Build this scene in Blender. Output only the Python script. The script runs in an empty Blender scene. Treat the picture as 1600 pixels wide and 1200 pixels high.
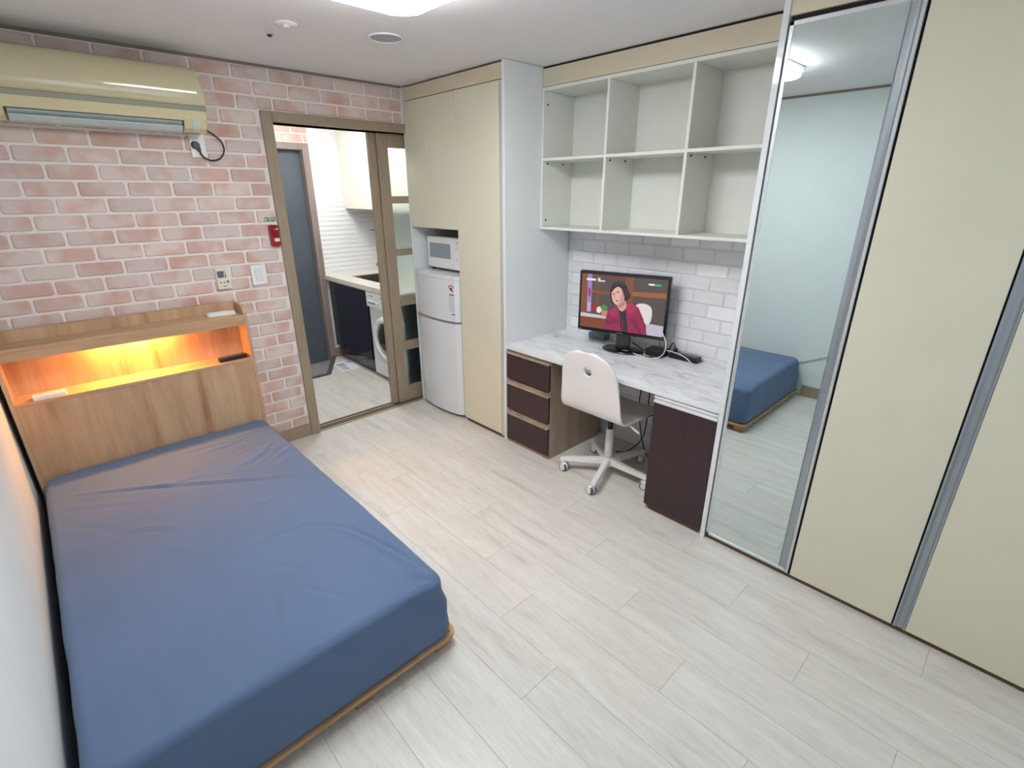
import bpy, bmesh, math, random
from mathutils import Vector, Matrix, noise
random.seed(7)
S = bpy.context.scene
C = S.collection
PI = math.pi

# ---------------------------------------------------------------- camera
cam_d = bpy.data.cameras.new('camera'); cam = bpy.data.objects.new('camera', cam_d); C.objects.link(cam)
cam_d.sensor_fit = 'HORIZONTAL'; cam_d.sensor_width = 36.0; cam_d.lens = 17.5176; cam_d.clip_start = 0.02
_r = Vector((0.725969, -0.687724, -0.002357)); _u = Vector((0.248215, 0.258819, 0.933489)); _w = Vector((0.641373, 0.678269, -0.358597))
cam.matrix_world = Matrix(((_r.x, _u.x, -_w.x, -2.215943), (_r.y, _u.y, -_w.y, -3.488200), (_r.z, _u.z, -_w.z, 1.695481), (0, 0, 0, 1)))
S.camera = cam

# ---------------------------------------------------------------- world, exposure, big lights
wd = bpy.data.worlds.new('world'); S.world = wd; wd.use_nodes = True
wd.node_tree.nodes['Background'].inputs[0].default_value = (0.55, 0.68, 0.85, 1)
wd.node_tree.nodes['Background'].inputs[1].default_value = 0.6
S.view_settings.view_transform = 'Standard'; S.view_settings.look = 'None'
S.view_settings.exposure = 1.0; S.view_settings.gamma = 1.0; S.view_settings.use_curve_mapping = False
LAMP_E = 12.5        # ceiling lamp diffuser
KITCH_E = 14.5       # kitchen lamp diffuser
WIN_W = 24.0         # daylight through the rear window
NICHE_E = 160.0       # warm strip in the headboard

def area(name, loc, rot, sx, sy, watt, col):
    l = bpy.data.lights.new(name, 'AREA'); l.shape = 'RECTANGLE'; l.size = sx; l.size_y = sy; l.energy = watt; l.color = col
    o = bpy.data.objects.new(name, l); C.objects.link(o); o.location = loc; o.rotation_euler = rot; return o
area('window_daylight', (-1.1, -4.62, 1.45), (PI/2, 0, PI), 1.5, 1.15, WIN_W, (0.80, 0.90, 1.0))

# ---------------------------------------------------------------- materials
def lin(c):
    return tuple(((v/255.0)/12.92 if v/255.0 <= 0.04045 else (((v/255.0)+0.055)/1.055)**2.4) for v in c) + (1.0,)
def mat(name, col, rough=0.5, metal=0.0, spec=0.5, coat=0.0, var=0.0, vscale=6.0, bump=0.0, bscale=80.0, emit=None, es=0.0, stretch=None):
    m = bpy.data.materials.new(name); m.use_nodes = True
    nt = m.node_tree; b = nt.nodes['Principled BSDF']
    c = lin(col)
    b.inputs['Base Color'].default_value = c; b.inputs['Roughness'].default_value = rough
    b.inputs['Metallic'].default_value = metal; b.inputs['Specular IOR Level'].default_value = spec
    b.inputs['Coat Weight'].default_value = coat; b.inputs['Coat Roughness'].default_value = 0.06
    if emit: b.inputs['Emission Color'].default_value = lin(emit); b.inputs['Emission Strength'].default_value = es
    tc = nt.nodes.new('ShaderNodeTexCoord'); mp = nt.nodes.new('ShaderNodeMapping')
    nt.links.new(tc.outputs['Object'], mp.inputs[0])
    if stretch: mp.inputs['Scale'].default_value = stretch
    n = nt.nodes.new('ShaderNodeTexNoise'); n.inputs['Scale'].default_value = vscale; n.inputs['Detail'].default_value = 5
    nt.links.new(mp.outputs[0], n.inputs['Vector'])
    v = max(var, 0.015)
    r = nt.nodes.new('ShaderNodeValToRGB')
    r.color_ramp.elements[0].position = 0.3; r.color_ramp.elements[1].position = 0.7
    r.color_ramp.elements[0].color = tuple(x*(1-v) for x in c[:3]) + (1,)
    r.color_ramp.elements[1].color = tuple(min(1, x*(1+v)) for x in c[:3]) + (1,)
    nt.links.new(n.outputs['Fac'], r.inputs[0]); nt.links.new(r.outputs[0], b.inputs['Base Color'])
    if bump > 0:
        n2 = nt.nodes.new('ShaderNodeTexNoise'); n2.inputs['Scale'].default_value = bscale; n2.inputs['Detail'].default_value = 3
        nt.links.new(mp.outputs[0], n2.inputs['Vector'])
        bp = nt.nodes.new('ShaderNodeBump'); bp.inputs['Strength'].default_value = bump; bp.inputs['Distance'].default_value = 0.002
        nt.links.new(n2.outputs['Fac'], bp.inputs['Height']); nt.links.new(bp.outputs[0], b.inputs['Normal'])
    return m

def ramp(nt, fac, stops):
    r = nt.nodes.new('ShaderNodeValToRGB')
    while len(r.color_ramp.elements) < len(stops): r.color_ramp.elements.new(0.5)
    for e, (p, c) in zip(r.color_ramp.elements, stops): e.position = p; e.color = lin(c)
    nt.links.new(fac, r.inputs[0]); return r

def wood(name, base, dark, axis='y', rough=0.45, scale=1.0, world=False, knots=0.5, per_object=False, fine=0.25):
    """oak-like grain running along one axis"""
    m = bpy.data.materials.new(name); m.use_nodes = True; nt = m.node_tree; b = nt.nodes['Principled BSDF']; b.inputs['Roughness'].default_value = rough
    if world:
        g = nt.nodes.new('ShaderNodeNewGeometry'); src = g.outputs['Position']
    else:
        g = nt.nodes.new('ShaderNodeTexCoord'); src = g.outputs['Object']
    if per_object:
        oi = nt.nodes.new('ShaderNodeObjectInfo'); ml = nt.nodes.new('ShaderNodeVectorMath'); ml.operation = 'MULTIPLY_ADD'
        cmb = nt.nodes.new('ShaderNodeCombineXYZ')
        for i in range(3): nt.links.new(oi.outputs['Random'], cmb.inputs[i])
        ml.inputs[1].default_value = (37.0, 53.0, 11.0)
        nt.links.new(cmb.outputs[0], ml.inputs[0]); nt.links.new(src, ml.inputs[2]); src = ml.outputs[0]
    mp = nt.nodes.new('ShaderNodeMapping'); nt.links.new(src, mp.inputs[0])
    s = {'x': (1.0, 9.0, 9.0), 'y': (9.0, 1.0, 9.0), 'z': (9.0, 9.0, 1.0)}[axis]
    mp.inputs['Scale'].default_value = tuple(v*scale for v in s)
    n1 = nt.nodes.new('ShaderNodeTexNoise'); n1.inputs['Scale'].default_value = 1.3; n1.inputs['Detail'].default_value = 6; n1.inputs['Roughness'].default_value = 0.6; n1.inputs['Distortion'].default_value = 0.6
    n2 = nt.nodes.new('ShaderNodeTexNoise'); n2.inputs['Scale'].default_value = 9.0; n2.inputs['Detail'].default_value = 4
    nt.links.new(mp.outputs[0], n1.inputs['Vector']); nt.links.new(mp.outputs[0], n2.inputs['Vector'])
    r = ramp(nt, n1.outputs['Fac'], [(0.28, dark), (0.28+0.3*knots, tuple((a*2+d)/3 for a, d in zip(base, dark))), (0.62, base)])
    mx = nt.nodes.new('ShaderNodeMix'); mx.data_type = 'RGBA'; mx.blend_type = 'MULTIPLY'; mx.inputs[0].default_value = fine
    r2 = ramp(nt, n2.outputs['Fac'], [(0.3, (200, 195, 190)), (0.6, (255, 255, 255))])
    nt.links.new(r.outputs[0], mx.inputs[6]); nt.links.new(r2.outputs[0], mx.inputs[7]); nt.links.new(mx.outputs[2], b.inputs['Base Color'])
    return m

def brick_mat(name, base, patch, amount):
    m = bpy.data.materials.new(name); m.use_nodes = True; nt = m.node_tree; b = nt.nodes['Principled BSDF']; b.inputs['Roughness'].default_value = 0.75
    g = nt.nodes.new('ShaderNodeNewGeometry')
    n = nt.nodes.new('ShaderNodeTexNoise'); n.inputs['Scale'].default_value = 7.0; n.inputs['Detail'].default_value = 2
    nt.links.new(g.outputs['Position'], n.inputs['Vector'])
    r = ramp(nt, n.outputs['Fac'], [(0.44, base), (0.56, tuple((a+p)/2 for a, p in zip(base, patch))), (0.56+0.28/amount, patch)])
    oi = nt.nodes.new('ShaderNodeObjectInfo'); mr = nt.nodes.new('ShaderNodeMapRange'); mr.inputs[3].default_value = 0.88; mr.inputs[4].default_value = 1.05
    nt.links.new(oi.outputs['Random'], mr.inputs[0])
    mx = nt.nodes.new('ShaderNodeVectorMath'); mx.operation = 'SCALE'; nt.links.new(r.outputs[0], mx.inputs[0]); nt.links.new(mr.outputs[0], mx.inputs['Scale'])
    nt.links.new(mx.outputs[0], b.inputs['Base Color'])
    n2 = nt.nodes.new('ShaderNodeTexNoise'); n2.inputs['Scale'].default_value = 120.0
    nt.links.new(g.outputs['Position'], n2.inputs['Vector'])
    bp = nt.nodes.new('ShaderNodeBump'); bp.inputs['Strength'].default_value = 0.25; bp.inputs['Distance'].default_value = 0.002
    nt.links.new(n2.outputs['Fac'], bp.inputs['Height']); nt.links.new(bp.outputs[0], b.inputs['Normal'])
    return m

def emis(name, col, s):
    m = bpy.data.materials.new(name); m.use_nodes = True; nt = m.node_tree
    b = nt.nodes['Principled BSDF']; b.inputs['Base Color'].default_value = (0.02, 0.02, 0.02, 1) if s < 2 else (0.8, 0.8, 0.8, 1)
    b.inputs['Emission Color'].default_value = lin(col); b.inputs['Emission Strength'].default_value = s; b.inputs['Roughness'].default_value = 0.3
    return m

M = {}
M['ceil'] = mat('ceiling_paper', (236, 234, 235), 0.85, bump=0.15, bscale=220)
M['wall'] = mat('white_wallpaper', (226, 232, 232), 0.8, bump=0.2, bscale=160)
M['wall_edge'] = mat('mortar_white', (236, 228, 224), 0.85, var=0.03, vscale=14, bump=0.3, bscale=90)
M['mortar_w'] = mat('mortar_grey_white', (222, 223, 226), 0.85, var=0.03)
M['brick'] = brick_mat('pink_brick', (221, 204, 197), (208, 164, 149), 1.6)
M['wbrick'] = brick_mat('white_brick', (240, 240, 243), (232, 232, 236), 1.0)
M['taupe'] = wood('taupe_trim', (162, 145, 124), (150, 133, 112), 'z', 0.5, knots=0.3)
M['plank'] = wood('bleached_oak_plank', (222, 219, 212), (192, 187, 179), 'y', 0.33, 1.5, world=False, knots=0.4, per_object=True, fine=0.2)
M['gap'] = mat('floor_joint', (158, 152, 145), 0.8)
M['oak'] = wood('oak_veneer', (204, 172, 138), (158, 112, 80), 'z', 0.45, 0.7, knots=0.35)
M['oak_edge'] = wood('oak_edge', (200, 166, 130), (170, 128, 94), 'x', 0.45, 0.8)
M['plywood'] = wood('bed_board', (196, 160, 118), (160, 120, 84), 'x', 0.6)
M['greyoak'] = wood('grey_oak', (170, 152, 134), (140, 122, 106), 'z', 0.5, 0.9)
M['cream'] = mat('cream_laminate', (221, 217, 195), 0.32, var=0.01)
M['cream_band'] = mat('cream_band', (216, 206, 180), 0.45)
M['white_lam'] = mat('white_laminate', (228, 232, 232), 0.3)
M['white_shelf'] = mat('white_shelf', (228, 230, 222), 0.5)
M['alu'] = mat('aluminium', (208, 212, 214), 0.35, metal=0.4)
M['alu_dark'] = mat('aluminium_profile', (162, 170, 176), 0.32, metal=0.6)
M['wenge'] = wood('wenge_laminate', (58, 38, 42), (48, 31, 36), 'z', 0.42, 1.4)
M['black_gap'] = mat('dark_gap', (30, 28, 28), 0.8)
M['kick'] = mat('brown_kickboard', (96, 70, 50), 0.6)
M['fridge'] = mat('appliance_white', (226, 228, 232), 0.28, coat=0.2)
M['plastic_w'] = mat('white_plastic', (235, 236, 236), 0.35)
M['plastic_ivory'] = mat('ivory_plastic', (232, 222, 196), 0.4)
M['ac'] = mat('ac_cream_gloss', (206, 198, 160), 0.12, coat=0.8)
M['ac_body'] = mat('ac_cream', (214, 203, 162), 0.4)
M['ac_grey'] = mat('ac_grey_strip', (150, 150, 134), 0.3)
M['louver'] = mat('louver_grey', (196, 208, 206), 0.4, var=0.06, vscale=20)
M['black'] = mat('black_plastic', (26, 26, 30), 0.35)
M['black_gloss'] = mat('black_gloss', (16, 16, 20), 0.08, coat=0.6)
M['blackbox'] = mat('dark_grey_box', (104, 110, 120), 0.5)
M['red'] = mat('red_plastic', (150, 18, 34), 0.3)
M['green'] = mat('green_sticker', (70, 140, 100), 0.5)
M['white_flat'] = mat('white_print', (240, 240, 240), 0.6)
M['grey_flat'] = mat('grey_print', (120, 122, 130), 0.6)
M['dark_flat'] = mat('dark_print', (60, 56, 58), 0.6)
M['blue_flat'] = mat('blue_print', (90, 110, 170), 0.6)
M['bluegrey'] = mat('lcd_blue_grey', (92, 106, 124), 0.25)
M['chair'] = mat('chair_white', (238, 233, 230), 0.35)
M['chair_in'] = mat('chair_white_edge', (206, 190, 172), 0.5)
M['steel_w'] = mat('white_steel', (236, 236, 234), 0.35)
M['caster'] = mat('caster_grey_tyre', (92, 96, 104), 0.5)
M['ent'] = mat('entrance_door_grey', (84, 94, 104), 0.4, var=0.05, vscale=3)
M['mauve'] = wood('mauve_frame', (150, 137, 133), (130, 117, 113), 'z', 0.5)
M['tile'] = mat('grey_tile', (150, 148, 146), 0.5, var=0.06)
M['dark_trim'] = mat('dark_grey_trim', (76, 80, 84), 0.5)
M['mw_window'] = mat('microwave_window_grey', (150, 160, 172), 0.3)
M['bright_alu'] = mat('bright_aluminium', (228, 230, 232), 0.35, metal=0.15)
M['gloss_w'] = mat('gloss_white_edge', (228, 231, 233), 0.05, coat=0.6)
M['crown'] = mat('brown_crown_trim', (132, 118, 106), 0.6)
M['navy'] = mat('navy_gloss', (34, 32, 48), 0.16, coat=0.5)
M['wave'] = mat('white_wave_tile', (238, 239, 242), 0.3)
M['counter'] = mat('counter_cream', (226, 221, 210), 0.3)
M['steel'] = mat('sink_steel', (140, 136, 132), 0.35, metal=0.8)
M['ucab'] = mat('upper_cream', (240, 236, 222), 0.3)
M['lamp'] = emis('lamp_diffuser', (252, 253, 255), LAMP_E)
M['klamp'] = emis('kitchen_lamp_diffuser', (255, 253, 250), KITCH_E)
M['led'] = emis('warm_led', (255, 176, 84), NICHE_E)
M['win'] = emis('frosted_daylight_pane', (215, 228, 248), 0.8)

def sheet_mat():
    m = mat('blue_sheet', (88, 110, 143), 0.85, var=0.05, vscale=3.0, bump=0.25, bscale=600)
    b = m.node_tree.nodes['Principled BSDF']; b.inputs['Sheen Weight'].default_value = 0.08
    return m
M['sheet'] = sheet_mat()

def marble():
    m = bpy.data.materials.new('marble_top'); m.use_nodes = True; nt = m.node_tree; b = nt.nodes['Principled BSDF']; b.inputs['Roughness'].default_value = 0.3
    g = nt.nodes.new('ShaderNodeNewGeometry'); mp = nt.nodes.new('ShaderNodeMapping'); nt.links.new(g.outputs['Position'], mp.inputs[0])
    mp.inputs['Rotation'].default_value = (0, 0, 0.12); mp.inputs['Scale'].default_value = (7.0, 1.8, 1.0)
    n = nt.nodes.new('ShaderNodeTexNoise'); n.inputs['Scale'].default_value = 2.2; n.inputs['Detail'].default_value = 8; n.inputs['Roughness'].default_value = 0.62; n.inputs['Distortion'].default_value = 1.2
    nt.links.new(mp.outputs[0], n.inputs['Vector'])
    r = ramp(nt, n.outputs['Fac'], [(0.30, (176, 178, 182)), (0.45, (222, 224, 226)), (0.6, (238, 240, 242))])
    nt.links.new(r.outputs[0], b.inputs['Base Color']); return m
M['marble'] = marble()

def glass_frost():
    m = bpy.data.materials.new('frosted_glass'); m.use_nodes = True; nt = m.node_tree; b = nt.nodes['Principled BSDF']
    b.inputs['Base Color'].default_value = lin((225, 238, 235)); b.inputs['Transmission Weight'].default_value = 1.0
    b.inputs['Roughness'].default_value = 0.33; b.inputs['IOR'].default_value = 1.25; return m
M['frost'] = glass_frost()
def mirror():
    m = bpy.data.materials.new('mirror_glass'); m.use_nodes = True; nt = m.node_tree; b = nt.nodes['Principled BSDF']
    b.inputs['Base Color'].default_value = lin((216, 228, 228)); b.inputs['Metallic'].default_value = 1.0; b.inputs['Roughness'].default_value = 0.0; return m
M['mirror'] = mirror()
M['doorglass'] = mat('porthole_glass', (50, 52, 56), 0.05, coat=1.0)

# ---------------------------------------------------------------- mesh helpers
WL = {}
def wl(o): return WL.get(o.name, Vector((0, 0, 0))) if o else Vector((0, 0, 0))
def thing(name, label, cat, loc=(0, 0, 0), group=None):
    o = bpy.data.objects.new(name, None); C.objects.link(o); o.empty_display_size = 0.1
    o.location = loc; WL[o.name] = Vector(loc); o['label'] = label; o['category'] = cat
    if group: o['group'] = group
    return o
def obj(name, bm, m, parent=None, label=None, smooth=False, origin=None):
    """one mesh object; bm is in world coordinates"""
    me = bpy.data.meshes.new(name)
    og = Vector(origin) if origin is not None else wl(parent)
    bmesh.ops.translate(bm, verts=bm.verts, vec=-og)
    bmesh.ops.recalc_face_normals(bm, faces=bm.faces)
    if smooth:
        for f in bm.faces: f.smooth = True
    bm.to_mesh(me); bm.free()
    for mm in (m if isinstance(m, (list, tuple)) else [m]): me.materials.append(mm)
    o = bpy.data.objects.new(name, me); C.objects.link(o)
    if parent: o.parent = parent
    o.location = og - wl(parent); WL[o.name] = og
    if label: o['label'] = label
    return o
def tag(o, label, cat, group=None):
    o['label'] = label; o['category'] = cat
    if group: o['group'] = group
    return o
def struct(name, bm, m, **k):
    o = obj(name, bm, m, **k); o['kind'] = 'structure'; return o
def nb(): return bmesh.new()
def bx(bm, x0, x1, y0, y1, z0, z1, bev=0.0, mi=0, seg=1):
    x0, x1 = min(x0, x1), max(x0, x1); y0, y1 = min(y0, y1), max(y0, y1); z0, z1 = min(z0, z1), max(z0, z1)
    vs = [bm.verts.new(p) for p in ((x0, y0, z0), (x1, y0, z0), (x1, y1, z0), (x0, y1, z0), (x0, y0, z1), (x1, y0, z1), (x1, y1, z1), (x0, y1, z1))]
    fs = [bm.faces.new([vs[i] for i in q]) for q in ((3, 2, 1, 0), (4, 5, 6, 7), (0, 1, 5, 4), (1, 2, 6, 5), (2, 3, 7, 6), (3, 0, 4, 7))]
    for f in fs: f.material_index = mi
    if bev > 0:
        es = list({e for f in fs for e in f.edges})
        r = bmesh.ops.bevel(bm, geom=es, offset=min(bev, 0.45*min(x1-x0, y1-y0, z1-z0)), segments=seg, profile=0.5, affect='EDGES')
        for f in r['faces']: f.material_index = mi
    return bm
def box(x0, x1, y0, y1, z0, z1, bev=0.0, seg=1): return bx(nb(), x0, x1, y0, y1, z0, z1, bev, 0, seg)
def cyl(bm, p0, p1, r0, r1=None, n=24, cap=True, mi=0):
    r1 = r0 if r1 is None else r1; p0 = Vector(p0); p1 = Vector(p1); d = (p1-p0).normalized()
    a = d.orthogonal().normalized(); b = d.cross(a); A = []; B = []
    for i in range(n):
        t = 2*PI*i/n; v = a*math.cos(t)+b*math.sin(t); A.append(bm.verts.new(p0+v*r0)); B.append(bm.verts.new(p1+v*r1))
    for i in range(n):
        f = bm.faces.new([A[i], A[(i+1) % n], B[(i+1) % n], B[i]]); f.smooth = True; f.material_index = mi
    if cap:
        bm.faces.new(A[::-1]).material_index = mi; bm.faces.new(B).material_index = mi
    return bm
def tube(bm, pts, r, n=8, sub=8):
    P = [Vector(p) for p in pts]; Q = []
    for i in range(len(P)-1):
        a = P[max(i-1, 0)]; b = P[i]; c = P[i+1]; d = P[min(i+2, len(P)-1)]
        for k in range(sub):
            t = k/sub; Q.append(0.5*((2*b)+(c-a)*t+(2*a-5*b+4*c-d)*t*t+(3*b-a-3*c+d)*t**3))
    Q.append(P[-1]); rings = []; up = None
    for i, q in enumerate(Q):
        d = (Q[min(i+1, len(Q)-1)]-Q[max(i-1, 0)]).normalized()
        if up is None: up = d.orthogonal().normalized()
        up = (up-d*up.dot(d)).normalized(); s = d.cross(up)
        rings.append([bm.verts.new(q+(up*math.cos(2*PI*j/n)+s*math.sin(2*PI*j/n))*r) for j in range(n)])
    for a, b in zip(rings, rings[1:]):
        for j in range(n): bm.faces.new([a[j], a[(j+1) % n], b[(j+1) % n], b[j]]).smooth = True
    bm.faces.new(rings[0][::-1]); bm.faces.new(rings[-1]); return bm
def lathe(bm, prof, c, axis='z', n=32, mi=0):
    """prof: list of (radius, height)"""
    c = Vector(c); rings = []
    for r, h in prof:
        ring = []
        for i in range(n):
            t = 2*PI*i/n; u, v = r*math.cos(t), r*math.sin(t)
            p = {'z': (u, v, h), 'y': (u, h, v), 'x': (h, u, v)}[axis]; ring.append(bm.verts.new(c+Vector(p)))
        rings.append(ring)
    for a, b in zip(rings, rings[1:]):
        for i in range(n):
            f = bm.faces.new([a[i], a[(i+1) % n], b[(i+1) % n], b[i]]); f.smooth = True; f.material_index = mi
    bm.faces.new(rings[0][::-1]).material_index = mi; bm.faces.new(rings[-1]).material_index = mi; return bm
def prism(bm, poly, a0, a1, axis='x', mi=0, bev=0):
    """poly of 2D points extruded along an axis; x:(y,z) y:(x,z) z:(x,y)"""
    def P(p, a): return {'x': (a, p[0], p[1]), 'y': (p[0], a, p[1]), 'z': (p[0], p[1], a)}[axis]
    A = [bm.verts.new(P(p, a0)) for p in poly]; B = [bm.verts.new(P(p, a1)) for p in poly]; n = len(poly)
    for i in range(n): bm.faces.new([A[i], A[(i+1) % n], B[(i+1) % n], B[i]]).material_index = mi
    bm.faces.new(A[::-1]).material_index = mi; bm.faces.new(B).material_index = mi
    return bm
def rrect(x0, x1, y0, y1, r, n=6):
    out = []
    for cx, cy, a in ((x1-r, y1-r, 0), (x0+r, y1-r, PI/2), (x0+r, y0+r, PI), (x1-r, y0+r, 1.5*PI)):
        for i in range(n+1):
            t = a+PI/2*i/n; out.append((cx+r*math.cos(t), cy+r*math.sin(t)))
    return out
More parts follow.
